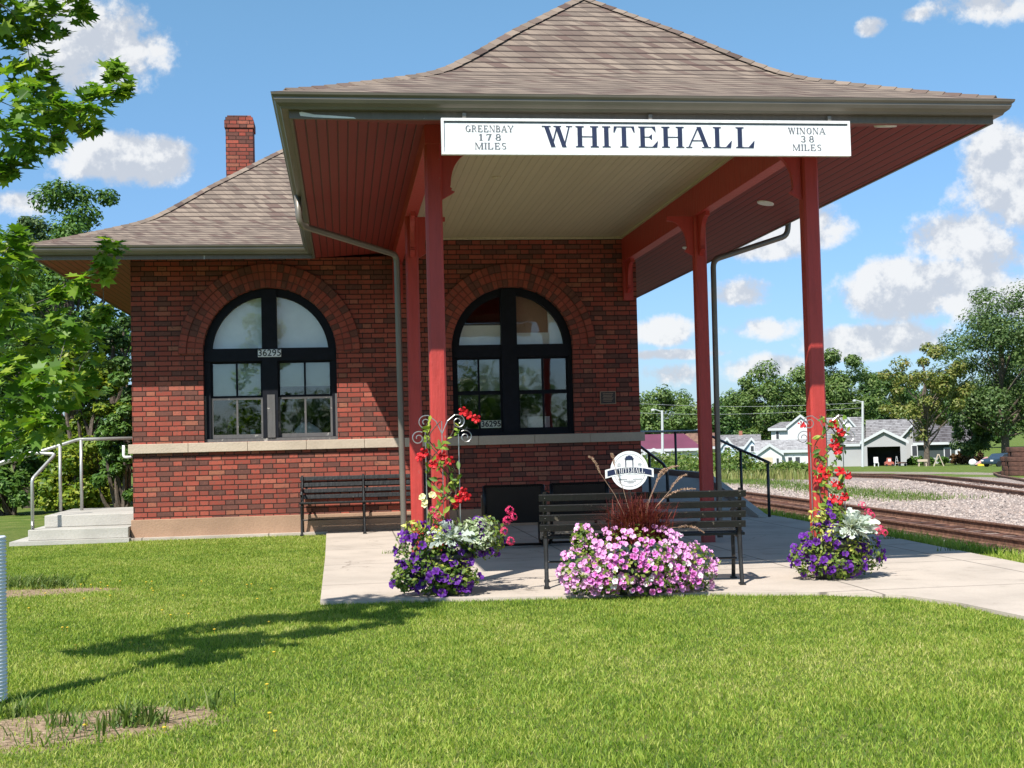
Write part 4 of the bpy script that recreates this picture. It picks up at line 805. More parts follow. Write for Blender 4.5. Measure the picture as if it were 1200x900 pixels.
def cluster_mesh(name, mat, r_=.04):
    V_, F_ = [], []
    for k in range(16):
        d = rand_unit(1)[0]; d[2] = abs(d[2])*.8; c_ = d*r_*.8; x_, y_, n_ = [q[0] for q in basis(d[None])]
        b = len(V_); V_.append(c_+n_*.002)
        for j in range(5):
            a = 2*math.pi*j/5
            V_.append(c_+(x_*math.cos(a-.4)+y_*math.sin(a-.4))*.013+n_*.004); V_.append(c_+(x_*math.cos(a+.3)+y_*math.sin(a+.3))*.014+n_*.006)
            F_.append((b, b+1+2*j, b+2+2*j))
    me = bpy.data.meshes.new(name); me.from_pydata([tuple(q) for q in V_], [], F_); me.materials.append(mat); return me
FL = {'purple': flower_mesh('petunia', M['p_purple']), 'pink': flower_mesh('petunia', M['p_pink'], r_=.024), 'white': flower_mesh('petunia', M['p_white'], r_=.024), 'yel': flower_mesh('petunia', M['p_yel'], r_=.028), 'red': red_flower_mesh('mandevilla', M['p_red']), 'ger': cluster_mesh('geranium', M['p_ger'])}
def put_flower(key, p, d, parent, scale=1.0, name='flower'):
    o = bpy.data.objects.new(name, FL[key]); col.objects.link(o); o.parent = parent; o.location = Vector(p)-wloc(parent)
    q = Vector(d).normalized().to_track_quat('Z', 'Y'); o.rotation_mode = 'QUATERNION'; o.rotation_quaternion = q @ Matrix.Rotation(random.uniform(0, 6.28), 3, 'Z').to_quaternion(); o.scale = (scale,)*3; return o
def shell(c, rad, n, zmin=-.9, front=True, inner=.85):
    out = []
    while len(out) < n:
        d = rand_unit(1)[0]
        if d[2] < zmin: continue
        if front and d[1] > .55: continue
        r_ = random.uniform(inner, 1.06); out.append((np.array(c)+d*np.array(rad)*r_, d*np.array([1/rad[0], 1/rad[1], 1/rad[2]])))
    return out
def pot(name, label, c, r0, r1, h):
    o = empty(name, c, label, 'planter'); MB().lathe([(r0, 0), (r1, h-.03), (r1+.015, h-.03), (r1+.015, h), (r1-.01, h), (r1-.015, h-.04)], n=24).build('pot', M['pot'], o, local=True, smooth=False); MB().lathe([(r1-.02, h-.05), (r1-.03, h-.04)], n=20).build('soil', M['soil'], o, local=True); return o
def bush(parent, name, blobs, n, size, mat, tpl=LEAF):
    Ps, Ns = [], []
    for (c, rad) in blobs:
        k = int(n/len(blobs)); d = rand_unit(k); rr = rng.uniform(.45, 1.0, (k, 1))**.5; Ps.append(np.array(c)+d*np.array(rad)*rr); Ns.append(d+rng.normal(size=d.shape)*.5+np.array([0, -.2, .4]))
    P_ = np.concatenate(Ps); N_ = np.concatenate(Ns); kp = P_[:, 2] > .01; P_ = P_[kp]; N_ = N_[kp]; return scatter(name, tpl[0], tpl[1], P_, N_, rng.uniform(.6, 1.25, len(P_))*size, mat, parent)
def petunias(label, c, blobs, count, keys, weights, size=1.0, leafmat=None, nleaf=1500, droop=True):
    o = empty('petunia_plant', c, label, 'flowering plant'); bush(o, 'foliage', blobs, nleaf, .045, leafmat or M['potgreen'])
    pts = []; vol = [b[1][0]*b[1][2] for b in blobs]; tot = sum(vol)
    for b, v_ in zip(blobs, vol): pts += shell(b[0], b[1], max(14, int(count*v_/tot)+1))
    pts = [p for p in pts if p[0][2] > .03]; pts.sort(key=lambda q: q[0][1])
    for p, d in pts[:100]: dd = d/np.linalg.norm(d)+np.array([0, -.5, .35])+rng.normal(size=3)*.35; put_flower(random.choices(keys, weights)[0], p, dd, o, size*random.uniform(.75, 1.15))
    rest = pts[100:]
    if rest:
        for key in set(keys):
            sel = [q for q in rest if random.choices(keys, weights)[0] == key or len(set(keys)) == 1]
            if not sel: continue
            me = FL[key]; tv = [tuple(v.co) for v in me.vertices]; tf = [tuple(p.vertices) for p in me.polygons]
            P_ = np.array([q[0] for q in sel]); N_ = np.array([q[1]/np.linalg.norm(q[1]) for q in sel])+np.array([0, -.5, .35])+rng.normal(size=P_.shape)*.3
            so = scatter('flowers', tv, tf, P_, N_, rng.uniform(.75, 1.15, len(sel))*size, me.materials[0], o); so['kind'] = 'stuff'
    return o
def dusty(label, c, r_, n=46):
    o = empty('dusty_miller', c, label, 'plant'); V_, F_ = [], []
    for k in range(n):
        d = rand_unit(1)[0]; d[2] = abs(d[2])*.9+.15; d[1] -= .15; d /= np.linalg.norm(d); x_, y_, n_ = [q[0] for q in basis(np.cross(d, rand_unit(1)[0])[None], d[None])]
        L = r_*random.uniform(.75, 1.15); wd = L*.27
        out = [(0, 0)]
        for j, (s_, q_) in enumerate(((.18, .12), (.30, .42), (.38, .14), (.52, .62), (.58, .18), (.74, .62), (.78, .2), (.92, .42), (1.0, .0))): out.append((s_, q_))
        pts_ = out+[(a, -b_) for a, b_ in out[-2:0:-1]]; b = len(V_)
        for (a, q_) in pts_: V_.append(np.array(c)+d*L*a+y_*q_*wd*.8-np.array([0, 0, 1])*L*.35*a*a+n_*0)
        F_.append(tuple(b+i for i in range(0, 10))); F_.append(tuple([b]+[b+i for i in range(9, len(pts_))]))
    me = bpy.data.meshes.new('foliage'); w0 = wloc(o); me.from_pydata([(q[0]-w0.x, q[1]-w0.y, q[2]-w0.z) for q in V_], [], F_); me.materials.append(M['silver']); f_ = bpy.data.objects.new('foliage', me); col.objects.link(f_); f_.parent = o; return o
def spiral(c, r_, s0, turns=1.5, sgn=1, y_=0):
    out = []
    for k in range(28): f_ = k/27; a = s0+sgn*f_*turns*2*math.pi; rr = r_*(1-.75*f_); out.append((c[0]+rr*math.cos(a), y_, c[2]+rr*math.sin(a)))
    return out
def trellis(label, x_, y_, z0, z1, wd):
    o = empty('garden_trellis', (x_, y_, z0), label, 'trellis')
    MB().tube([(x_-wd, y_, z0), (x_-wd, y_, z1-.14)], .0045, 5).tube([(x_+wd, y_, z0), (x_+wd, y_, z1-.14)], .0045, 5).tube([(x_, y_, z0), (x_, y_, z1-.05)], .0045, 5).build('stakes', M['chrome'], o)
    for sx in (-1, 1):
        MB().tube([(x_, y_, z1-.16), (x_+sx*wd*.35, y_, z1-.05), (x_+sx*wd*.8, y_, z1)]+spiral((x_+sx*(wd+.0), 0, z1-.06), .06, math.pi/2, 1.4, -sx, y_), .0045, 5).build('scroll', M['chrome'], o)
        MB().tube(spiral((x_+sx*(wd+.06), 0, z1-.19), .06, math.pi/2+sx*.6, 1.4, -sx, y_), .0045, 5).build('scroll', M['chrome'], o)
    return o
def vine(label, base, top, wd, flowers, nleaf, leafmat=None):
    o = empty('climbing_vine', base, label, 'climbing plant'); B = Vector(base); T_ = Vector(top); mb = MB(); P_, N_ = [], []
    for s_ in range(4):
        ph = random.uniform(0, 6.28); path = []
        for k in range(30): f_ = k/29; path.append(B.lerp(T_, f_)+Vector((wd*math.sin(ph+f_*9+s_), .05*math.cos(ph+f_*11), 0)))
        mb.tube(path, .0045, 5)
        for k in range(int(nleaf/4)):
            f_ = random.random(); q = B.lerp(T_, f_)+Vector((wd*math.sin(ph+f_*9+s_), .05*math.cos(ph+f_*11)-.02, 0))+Vector([random.gauss(0, .025) for _ in range(3)]); P_.append(tuple(q)); N_.append((random.gauss(0, .8), -.8, random.gauss(.5, .5)))
    mb.build('stems', M['bark'], o)
    scatter('foliage', [(0, -.5, 0), (.22, -.15, .05), (.2, .2, .05), (0, .6, -.03), (-.2, .2, .05), (-.22, -.15, .05)], [(0, 1, 2, 3), (0, 3, 4, 5)], np.array(P_), np.array(N_), rng.uniform(.04, .085, len(P_)), leafmat or M['vine'], o)
    for (x_, y_, z_) in flowers: put_flower('red', (x_, y_, z_), (random.gauss(0, .4), -1, random.gauss(.1, .3)), o, random.uniform(.9, 1.25))
    return o
def wz(px_, py_, Yp): d = ray(px_, py_); k = (Yp-CAM.y)/d.y; return tuple(CAM+d*k)
# left planter
YA = -7.93; XA = 3.80
pot('flower_pot', 'dark round pot at the foot of the left front post, hidden by purple petunias', (XA+.02, YA, 0), .15, .21, .34)
petunias('purple petunias spilling from the pot at the foot of the left front post', (XA, YA, .3), [((XA, YA-.02, .38), (.28, .24, .24)), ((XA-.22, YA-.05, .36), (.22, .18, .25)), ((XA+.32, YA-.02, .46), (.20, .17, .19)), ((XA-.06, YA-.10, .16), (.27, .20, .17)), ((XA-.33, YA-.05, .16), (.13, .12, .13)), ((XA+.06, YA-.18, .15), (.22, .12, .14))], 165, ['purple', 'purple'], [1, 1], 1.45, M['potgreen'], 2600)
o = empty('coleus_plant', (XA-.18, YA-.1, .5), 'chartreuse leaves with cream flowers at the left of the left front pot', 'plant'); bush(o, 'foliage', [((XA-.26, YA-.14, .58), (.11, .07, .06)), ((XA-.08, YA-.18, .48), (.09, .05, .10)), ((XA+.05, YA-.22, .24), (.16, .04, .10))], 150, .045, M['chartreuse'])
for k in range(7): put_flower('yel', wz(random.uniform(482, 512), random.uniform(574, 592), YA-.2), (0, -1, .4), o, 1.0)
o = empty('variegated_ivy', (XA+.2, YA-.1, .5), 'pale variegated leaves at the right of the left front pot', 'plant'); bush(o, 'foliage', [((XA+.25, YA-.12, .56), (.15, .09, .08)), ((XA+.30, YA-.16, .46), (.12, .06, .09))], 380, .042, M['varieg'])
dusty('silver dusty miller rising from the middle of the left front pot', (XA+.06, YA-.10, .46), .24, 90)
o = empty('geranium_plant', (XA+.45, YA-.1, .45), 'pink geraniums at the right edge of the left front pot', 'flowering plant')
for (a, b) in ((597, 598), (601, 606), (594, 610), (598, 634), (590, 622), (512, 606), (507, 598)): put_flower('ger', wz(a, b, YA-.15), (.3, -1, .3), o, 1.0)
bush(o, 'foliage', [((XA+.42, YA-.06, .46), (.08, .08, .08))], 60, .045, M['potgreen'])
trellis('silver wire trellis with scrolled top in the left front pot', XA+.0, YA+.03, .30, 1.50, .14)
vine('climbing vine with red trumpet flowers on the left front post', (XA, YA, .35), (XA-.02, YA, 1.45), .12, [wz(a, b, YA-.08) for a, b in ((543, 482), (549, 486), (558, 491), (491, 536), (497, 531), (518, 534), (527, 540), (508, 544), (538, 584), (543, 576), (547, 582), (534, 590))], 130)
# right planter
XB = 7.20
pot('flower_pot', 'dark round pot at the foot of the right front post, hidden by purple petunias', (XB, YA, 0), .15, .21, .34)
petunias('purple petunias spilling from the pot at the foot of the right front post', (XB, YA, .25), [((XB, YA-.02, .28), (.30, .24, .24)), ((XB-.22, YA-.05, .18), (.20, .16, .16)), ((XB+.24, YA-.05, .20), (.20, .16, .18)), ((XB-.02, YA-.05, .52), (.12, .12, .15)), ((XB, YA-.16, .14), (.26, .14, .13))], 130, ['purple'], [1], 1.3, M['potgreen'], 2000)
o = empty('coleus_plant', (XB-.1, YA-.1, .5), 'chartreuse foliage at the centre of the right front pot', 'plant'); bush(o, 'foliage', [((XB-.18, YA-.14, .56), (.09, .06, .07)), ((XB-.05, YA-.20, .38), (.16, .05, .13)), ((XB+.15, YA-.20, .26), (.14, .04, .10))], 200, .042, M['chartreuse'])
dusty('large silver dusty miller leaning right from the right front pot', (XB+.13, YA-.12, .42), .27, 110)
o = empty('geranium_plant', (XB+.4, YA-.1, .5), 'bright pink geraniums to the right of the large dusty miller', 'flowering plant')
for (a, b) in ((1017, 600), (1021, 604), (1032, 620), (1036, 624), (1028, 623), (1010, 592)): put_flower('ger', wz(a, b, YA-.1), (.3, -1, .3), o, .9)
MB().tube([(XB+.1, YA, .4), wz(1018, 604, YA-.1)], .004, 5).tube([(XB+.15, YA, .35), wz(1031, 624, YA-.1)], .004, 5).build('stems', M['vine'], o)
trellis('silver wire trellis with scrolled top behind the right front pot', XB-.0, YA+.06, .30, 1.42, .15)
vine('climbing vine with red trumpet flowers on the right front post', (XB, YA, .35), (XB, YA, 1.42), .12, [wz(a, b, YA-.08) for a, b in ((940, 497), (976, 497), (982, 502), (986, 507), (978, 520), (982, 527), (963, 550), (969, 556), (959, 561), (984, 552), (994, 556), (978, 566), (984, 569), (976, 584), (984, 586), (990, 582))], 170)
# centre tub of pink petunias with fountain grass
XC, YC = 5.34, -8.38
pot('flower_tub', 'low wide dark tub in front of the bench, hidden by pink petunias', (XC, YC, 0), .20, .24, .22)
petunias('large mound of pink and white petunias in front of the bench', (XC, YC, .25), [((XC, YC-.04, .28), (.46, .28, .28)), ((XC-.38, YC-.05, .20), (.28, .22, .24)), ((XC+.40, YC-.05, .19), (.28, .22, .22)), ((XC-.44, YC, .44), (.10, .1, .14)), ((XC-.02, YC-.12, .16), (.55, .24, .18))], 700, ['pink', 'pink', 'white'], [3, 2.4, .7], 1.12, M['potgreen'], 3000)
o = empty('fountain_grass', (XC+.03, YC+.02, .3), 'burgundy fountain grass with tan plumes rising above the pink petunias', 'ornamental grass')
V_, F_ = [], []
for k in range(900):
    a = random.uniform(0, 6.28); ln = random.uniform(.05, .50)*random.uniform(.6, 1); hh = random.uniform(.30, .60)*(1-ln*.4); c0 = Vector((XC+.02+random.gauss(0, .09), YC+.03+random.gauss(0, .03), .40)); d = Vector((math.cos(a), math.sin(a)*.7, 0)); sd_ = Vector((-d.y, d.x, 0))*.006; b = len(V_)
    for f_ in (0, .35, .7, 1.0): q = c0+d*ln*f_**1.4+Vector((0, 0, hh*(1.35*f_-.55*f_*f_*(1+ln)))); ww = (1-f_)*.9+.1; V_ += [tuple(q-sd_*ww), tuple(q+sd_*ww)]
    for j in range(3): F_.append((b+2*j, b+2*j+1, b+2*j+3, b+2*j+2))
mb = MB(); mb.v = V_; mb.f = F_; mb.build('blades', M['burg'], o)
def plume(a, b):
    A_, B_ = Vector(a), Vector(b); pts_ = [A_.lerp(B_, k/8)+Vector((0, 0, .03*math.sin(math.pi*k/8))) for k in range(9)]; base_ = Vector((XC+.02, YC+.02, .4))
    MB().tube([base_, base_.lerp(A_, .6)+Vector((0, 0, .05)), A_], .0018, 4).build('stalk', M['plume'], o)
    P_, N_ = [], []
    ax = np.array((B_-A_).normalized())
    for k in range(170):
        f_ = random.random(); q = A_.lerp(B_, f_)+Vector((0, 0, .03*math.sin(math.pi*f_))); u_ = rand_unit(1)[0]; P_.append(np.array(q)+u_*.008*math.sin(math.pi*min(.97, f_+.05))); N_.append(np.cross(u_, ax)+.01)
    scatter('plume', [(0, -.5, 0), (.1, 0, 0), (0, .5, 0), (-.1, 0, 0)], [(0, 1, 2, 3)], np.array(P_), np.array(N_), rng.uniform(.014, .028, len(P_)), M['plume'], o)
for a, b in (((703, 554), (690, 535)), ((769, 565), (781, 549)), ((772, 561), (795, 546)), ((778, 584), (815, 573)), ((795, 618), (825, 624)), ((720, 545), (716, 532)), ((785, 575), (805, 556))): plume(wz(*a, YC), wz(*b, YC))
# round town badge on a stake
bd = empty('badge_sign', (5.325, -8.28, 0), 'round white and navy WHITEHALL town badge on a stake above the fountain grass', 'sign'); zc = 1.0
def disc(r_, y0, y1, n=40, c=(0, 0)): return MB().extr([(c[0]+r_*math.cos(2*math.pi*k/n), y0, zc+c[1]+r_*math.sin(2*math.pi*k/n)) for k in range(n)], (0, y1-y0, 0))
disc(.160, 0, .008).build('disc', M['white'], bd, local=True)
mb = MB()
for k in range(48):
    A, B = 2*math.pi*k/48, 2*math.pi*(k+1)/48; mb.quad(*[(r_*math.cos(a), -.0012, zc+r_*math.sin(a)) for r_, a in ((.134, B), (.134, A), (.137, A), (.137, B))])
mb.build('ring', M['greytext'], bd, local=True)
def arc(xx, z_): return z_+.018*(1-(xx/.16)**2)
mb = MB(); n = 20
for k in range(n):
    a, b = -.205+.41*k/n, -.205+.41*(k+1)/n; mb.quad((a, -.002, zc-.052+arc(a, 0)), (b, -.002, zc-.052+arc(b, 0)), (b, -.002, zc+.018+arc(b, 0)), (a, -.002, zc+.018+arc(a, 0)))
    mb.quad((b, .006, zc-.052+arc(b, 0)), (a, .006, zc-.052+arc(a, 0)), (a, .006, zc+.018+arc(a, 0)), (b, .006, zc+.018+arc(b, 0)))
mb.build('ribbon', M['white'], bd, local=True); mb = MB()
for k in range(n): a, b = -.188+.376*k/n, -.188+.376*(k+1)/n; mb.quad((a, -.0035, zc-.040+arc(a, 0)), (b, -.0035, zc-.040+arc(b, 0)), (b, -.0035, zc+.006+arc(b, 0)), (a, -.0035, zc+.006+arc(a, 0)))
mb.build('ribbon_band', M['navy'], bd, local=True)
text_mesh('WHITEHALL', -.128, .128, 0, .040, -.0045, .001, gap=.12, xf=lambda a, b, yy: (a, yy-.001, zc-.037+arc(a, 0)+b)).build('lettering', M['white'], bd, local=True)
mb = MB().box(-.034, -.026, -.003, 0, zc+.026, zc+.092).box(.026, .034, -.003, 0, zc+.026, zc+.092).box(-.034, .034, -.003, 0, zc+.086, zc+.094).box(-.040, .040, -.0032, 0, zc+.094, zc+.099)
mb.extr([(-.034, -.003, zc+.10), (.034, -.003, zc+.10), (.026, -.003, zc+.118), (-.026, -.003, zc+.118)], (0, .002, 0)).box(-.012, .012, -.003, 0, zc+.118, zc+.124); mb.build('arch_emblem', M['navy'], bd, local=True)
mb = MB()
for (a, b, z_) in ((-.095, -.02, -.075), (.03, .098, -.075), (-.02, .03, -.103), (-.05, .05, -.09)): 
    x_ = a
    while x_ < b: mb.box(x_, x_+.006, -.0018, 0, zc+z_-.004, zc+z_+.004); x_ += .0095
for sx in (-1, 1): mb.box(sx*.088-.016, sx*.088+.016, -.0018, 0, zc+.045, zc+.049).box(sx*.088-.014, sx*.088+.014, -.0018, 0, zc+.033, zc+.037).box(sx*.088-.012, sx*.088+.012, -.0018, 0, zc+.056, zc+.059)
mb.build('small_lettering', M['greytext'], bd, local=True)
MB().box(-.01, .01, .008, .02, 0.1, zc+.05).build('stake', M['blackmetal'], bd, local=True)
# dandelions in the lawn
dm = MB().lathe([(.002, 0), (.002, .05), (.016, .052), (.018, .058), (.006, .064)], n=8)
dproto = None
for k in range(40):
    while True:
        a = random.uniform(-1.5, 3.2); b = random.uniform(-13, -3)
        px_, py_, z_ = pix(np.array([[a, b, 0.]])); 
        if 20 < px_[0] < 330 and 680 < py_[0] < 860: break
    if dproto is None: o = dm.build('dandelion', plain('dandelion yellow', (.6, .42, .03), .8), None); dproto = o
    else: o = dproto.copy(); col.objects.link(o)
    o.location = (a, b, -.03); o.scale = (.6,)*3; setp(o, 'tiny yellow dandelion in the mown lawn left of the platform', 'flower', 'dandelions scattered over the left lawn')

# ------------------------------------------------------------------ young maple in front, left
def limb(mb, a, b, r0, r1, bend=.1, n=6):
    A_, B_ = Vector(a), Vector(b); k = (B_-A_).length*bend; off = Vector((random.gauss(0, k), random.gauss(0, k), random.gauss(0, k*.5)))
    mb.tube([A_.lerp(B_, i/6)+off*math.sin(math.pi*i/6) for i in range(7)], [r0+(r1-r0)*i/6 for i in range(7)], n, cap=False)
mt = empty('maple_tree', (1.13, -11.72, 0), 'young maple tree at the left edge with lobed leaves', 'tree')
cl = [(20, 25, .16), (60, 18, .15), (92, 10, .09), (35, 75, .17), (15, 125, .20), (58, 120, .12), (78, 128, .11), (112, 118, .11), (134, 82, .06), (140, 100, .09), (104, 142, .10), (60, 160, .12), (20, 175, .14), (6, 200, .06),
      (14, 285, .10), (22, 315, .13), (10, 370, .16), (40, 405, .15), (70, 345, .05), (128, 295, .09), (118, 318, .07), (95, 335, .07), (80, 385, .12), (108, 405, .12), (62, 450, .16), (20, 450, .18), (92, 455, .12), (20, 515, .14), (50, 500, .1), (120, 370, .05),
      (-30, 20, .25), (-70, 90, .25), (-40, 170, .25), (-90, 220, .25), (-40, 290, .22), (-90, 330, .25), (-50, 400, .25), (-100, 440, .25), (-30, 500, .2), (-10, -60, .25), (40, -80, .22), (80, -50, .15), (-60, -80, .25), (0, -170, .25), (60, -170, .2), (-60, -190, .25), (0, -260, .2)]
mb = MB(); mb.tube([(1.13, -11.72, 0), (1.14, -11.70, .9), (1.12, -11.72, 1.8), (1.10, -11.74, 2.8), (1.13, -11.7, 3.9), (1.15, -11.7, 5.0)], [.036, .032, .028, .022, .015, .006], 8)
clumps = []; nodes = [(Vector((1.12, -11.72, z_)), .012) for z_ in (1.2, 1.7, 2.2, 2.7, 3.2, 3.7, 4.2, 4.8)]
for (a, b, r_) in sorted(cl, key=lambda q: q[0]+abs(q[0]+20)*.0): clumps.append((tuple(at(a, b, 7.1+random.uniform(-.35, .35))), r_))
for c, r_ in sorted(clumps, key=lambda q: abs(q[0][0]-1.13)):
    q = Vector(c); best = min(nodes, key=lambda n_: (n_[0]-q).length+max(0, n_[0].z-q.z)*1.2); limb(mb, best[0], q, min(best[1], .006), .0018, .12, 5); nodes.append((q, .003))
mb.build('trunk', M['graybark'], mt, smooth=True)
Ps, Ns = [], []
for c, r_ in clumps:
    k = int(20+1300*r_*r_); u_ = rand_unit(k); Ps.append(np.array(c)+u_*r_*rng.uniform(.2, 1, (k, 1))**.5); nn_ = u_*.3+rng.normal(size=u_.shape)*.35+np.array([0, -.15, .9]); Ns.append(nn_)
P_ = np.concatenate(Ps); N_ = np.concatenate(Ns)
scatter('crown', MAPLE[0], MAPLE[1], P_, N_, rng.uniform(.07, .135, len(P_)), M['maple'], mt)
mb = MB(); prof_ = []
for k in range(46): z_ = .0+.0185*k; prof_ += [(.078, z_), (.086, z_+.006), (.086, z_+.012), (.078, z_+.018)]
mb.lathe(prof_, (1.13, -11.72, 0), 20); setp(mb.build('trunk_guard', M['plastic'], smooth=True), 'white corrugated plastic guard around the trunk of the young maple', 'trunk guard')

# ------------------------------------------------------------------ trees
def tree(name, label, px_, base_py, top_py, wpx, d, mat, leaf=.3, n=6000, clumps_n=46, bark='bark', openness=.0, squash=1.0, trunk_frac=.25, group=None, ztop=None):
    base = at(px_, base_py, d); bz = float(gz(base.x, base.y)); top = at(px_, top_py, d); h = top.z-bz; hw = wpx/FPX*d/2
    o = empty(name, (base.x, base.y, bz), label, 'tree', group); mb = MB(); c = Vector((base.x, base.y, bz)); r0 = h*.022+.04
    zc_ = bz+h*(trunk_frac+(1-trunk_frac)/2); rz = h*(1-trunk_frac)/2
    spine = [c+Vector((random.gauss(0, h*.01), random.gauss(0, h*.01), h*.82*k/6)) for k in range(7)]; mb.tube([c-Vector((0, 0, .3))]+spine[1:], [r0*(1-.82*k/6) for k in range(7)], 7)
    cl_ = []
    for k in range(clumps_n):
        u_ = rand_unit(1)[0]; f_ = random.uniform(.35, .93)**.7; q = Vector((c.x+u_[0]*hw*f_, c.y+u_[1]*hw*f_*.8, zc_+u_[2]*rz*f_*squash)); r_ = random.uniform(.16, .30)*min(hw, rz*1.4)*(1-openness*.3)
        q.x += random.gauss(0, hw*.06); cl_.append((tuple(q), r_))
        if k % 2 == 0:
            f2 = min(.95, max(.18, (q.z-bz)/h-.22)); limb(mb, c+Vector((0, 0, h*f2*.82)), q, r0*.32*(1-f2)+.02, .02, .08, 5)
    mb.build('trunk', M[bark], o); P_, N_ = foliage_points(cl_, n/clumps_n, 1.1); scatter('crown', LEAF[0], LEAF[1], P_, N_, rng.uniform(.6, 1.3, len(P_))*leaf, mat, o); return o
# left background
tree('broadleaf_tree', 'tall feathery green tree rising behind the left end of the depot roof', 85, 600, 196, 170, 40, M['tree_mid'], .15, 24000, 74, trunk_frac=.12)
tree('broadleaf_tree', 'dark dense tree at the far left edge behind the young maple', -20, 600, 250, 190, 34, M['tree_mid'], .15, 18000, 56, trunk_frac=.05)
tree('broadleaf_tree', 'grey green thin topped tree left of the tall feathery one', 40, 600, 232, 110, 46, M['tree_silver'], .16, 12000, 36, trunk_frac=.12)
tree('broadleaf_tree', 'shaded dark green tree close to the left wall of the depot', 135, 600, 340, 110, 30, M['tree_dark'], .13, 12000, 50, trunk_frac=.02)
def shrub(label, px_, py_, d, wpx, hpx, mat, leaf, n, base=None, name='shrub', cat='shrub', group=None):
    c = at(px_, py_, d); z0 = float(gz(c.x, c.y)) if base is None else base; hw = wpx/FPX*d/2; h = hpx/FPX*d; o = empty(name, (c.x, c.y, z0), label, cat, group); cl_ = []; mb = MB()
    for k in range(26):
        u_ = rand_unit(1)[0]; u_[2] = abs(u_[2]); f_ = random.uniform(.4, .9); q = (c.x+u_[0]*hw*f_, c.y+u_[1]*hw*f_*.7, z0+.12*h+u_[2]*h*.85*f_); cl_.append((q, random.uniform(.22, .36)*min(hw, h)))
        if k % 3 == 0: limb(mb, (c.x+random.gauss(0, .05), c.y, z0-.05), q, .02*h+.004, .006, .08, 5)
    mb.build('stems', M['bark'], o); P_, N_ = foliage_points(cl_, n/26); kp = P_[:, 2] > z0; scatter('foliage', LEAF[0], LEAF[1], P_[kp], N_[kp], rng.uniform(.6, 1.3, kp.sum())*leaf, mat, o); return o
shrub('yellow green shrub behind the pipe handrail of the side steps', 88, 590, 25, 130, 145, M['shrub_yel'], .10, 9000)
shrub('mid green shrub against the left wall of the depot behind the landing', 142, 595, 24, 75, 190, M['tree_mid'], .10, 7000)
shrub('tall leafy shrub filling the gap behind the young maple', 40, 592, 29, 130, 330, M['tree_mid'], .12, 14000)
shrub('tall light green shrub between the yellow green shrub and the depot corner', 112, 592, 28, 100, 290, M['shrub_yel'], .11, 9000)
shrub('dark shrub at the left edge beyond the side steps', 12, 590, 26, 110, 150, M['tree_mid'], .11, 7000)
# right background trees
BG = [('dark green tree seen between the depot wall and the back right post', 775, 500, 455, 78, 190, M['tree_olive'], 7000), ('low dark tree behind the light blue house', 858, 500, 466, 60, 230, M['tree_dark'], 5000),
      ('round green tree left of the right front post', 912, 505, 428, 82, 150, M['tree_olive'], 9000), ('tall green tree just right of the right front post', 985, 505, 415, 80, 165, M['tree_olive'], 9000),
      ('dark tree behind the grey garage', 1035, 510, 428, 60, 175, M['tree_dark'], 6000), ('low dark tree between the houses near the blue house', 880, 500, 470, 50, 210, M['tree_dark'], 4000)]
for l_, px_, bp, tp, wp, d, m_, n in BG: tree('broadleaf_tree', l_, px_, bp, tp-4, wp*1.3, d, m_, d*.0024, int(n*2.6), 70, trunk_frac=.05)
tree('broadleaf_tree', 'sparse yellowing tree with bare limbs in front of the dark house', 1086, 540, 398, 112, 100, M['tree_yel'], .27, 9000, 46, bark='bark', openness=.8, trunk_frac=.20)
tree('broadleaf_tree', 'large grey green tree at the right edge, tallest of the yard', 1178, 545, 330, 165, 105, M['tree_silver'], .26, 30000, 84, trunk_frac=.12)
tree('broadleaf_tree', 'mid green tree filling the right edge behind the tallest one', 1215, 545, 372, 120, 120, M['tree_olive'], .3, 13000, 50, trunk_frac=.08)
tree('broadleaf_tree', 'low bushy tree at the right of the dark house', 1140, 545, 470, 60, 108, M['tree_silver'], .25, 7000, 34, trunk_frac=.06)
mb = None
for k, (a, b, t0, d) in enumerate(((700, 505, 478, 320), (740, 505, 474, 300), (820, 505, 478, 310), (950, 505, 462, 280), (1060, 505, 455, 260), (1110, 510, 450, 240), (1180, 510, 450, 240), (1250, 510, 450, 240))):
    tree('broadleaf_tree', ['distant wooded tree behind the maroon roofed house', 'distant tree left of the dark green one by the depot wall', 'distant tree hidden behind the back right post', 'distant tree between the two green ones at the right front post', 'distant tree behind the yellowing tree', 'distant tree behind the dark house roof', 'distant tree behind the tallest yard tree', 'distant tree at the right border of the view'][k], a, b, t0, 95, d, M['tree_dark'], d*.0034, 4200, 40, trunk_frac=.02)
# weeds and bushes between yard and houses
cl_ = []
for k in range(150):
    a = random.uniform(735, 960); d = random.uniform(52, 66); q = at(a, 540, d); z0 = float(gz(q.x, q.y)); cl_.append(((q.x, q.y, z0+random.uniform(.2, .9 if a < 880 else .45)), random.uniform(.35, .8 if a < 880 else .45)))
P_, N_ = foliage_points(cl_, 90); o = scatter('weeds', LEAF[0], LEAF[1], P_, N_, rng.uniform(.1, .22, len(P_)), M['weed']); setp(o, kind='stuff')
K = []
for k in range(3600): a = random.uniform(735, 965); d = random.uniform(46, 66); q = at(a, 545, d); K.append((q.x, q.y, float(gz(q.x, q.y))))
K = np.array(K); o = blades('dry_grass', K, rng.uniform(.15, .5, len(K)), rng.uniform(.03, .06, len(K)), leaf_mat('dry tall grass', [(.12, .17, .04), (.22, .24, .07), (.36, .32, .15)], .3), .6); setp(o, kind='stuff')
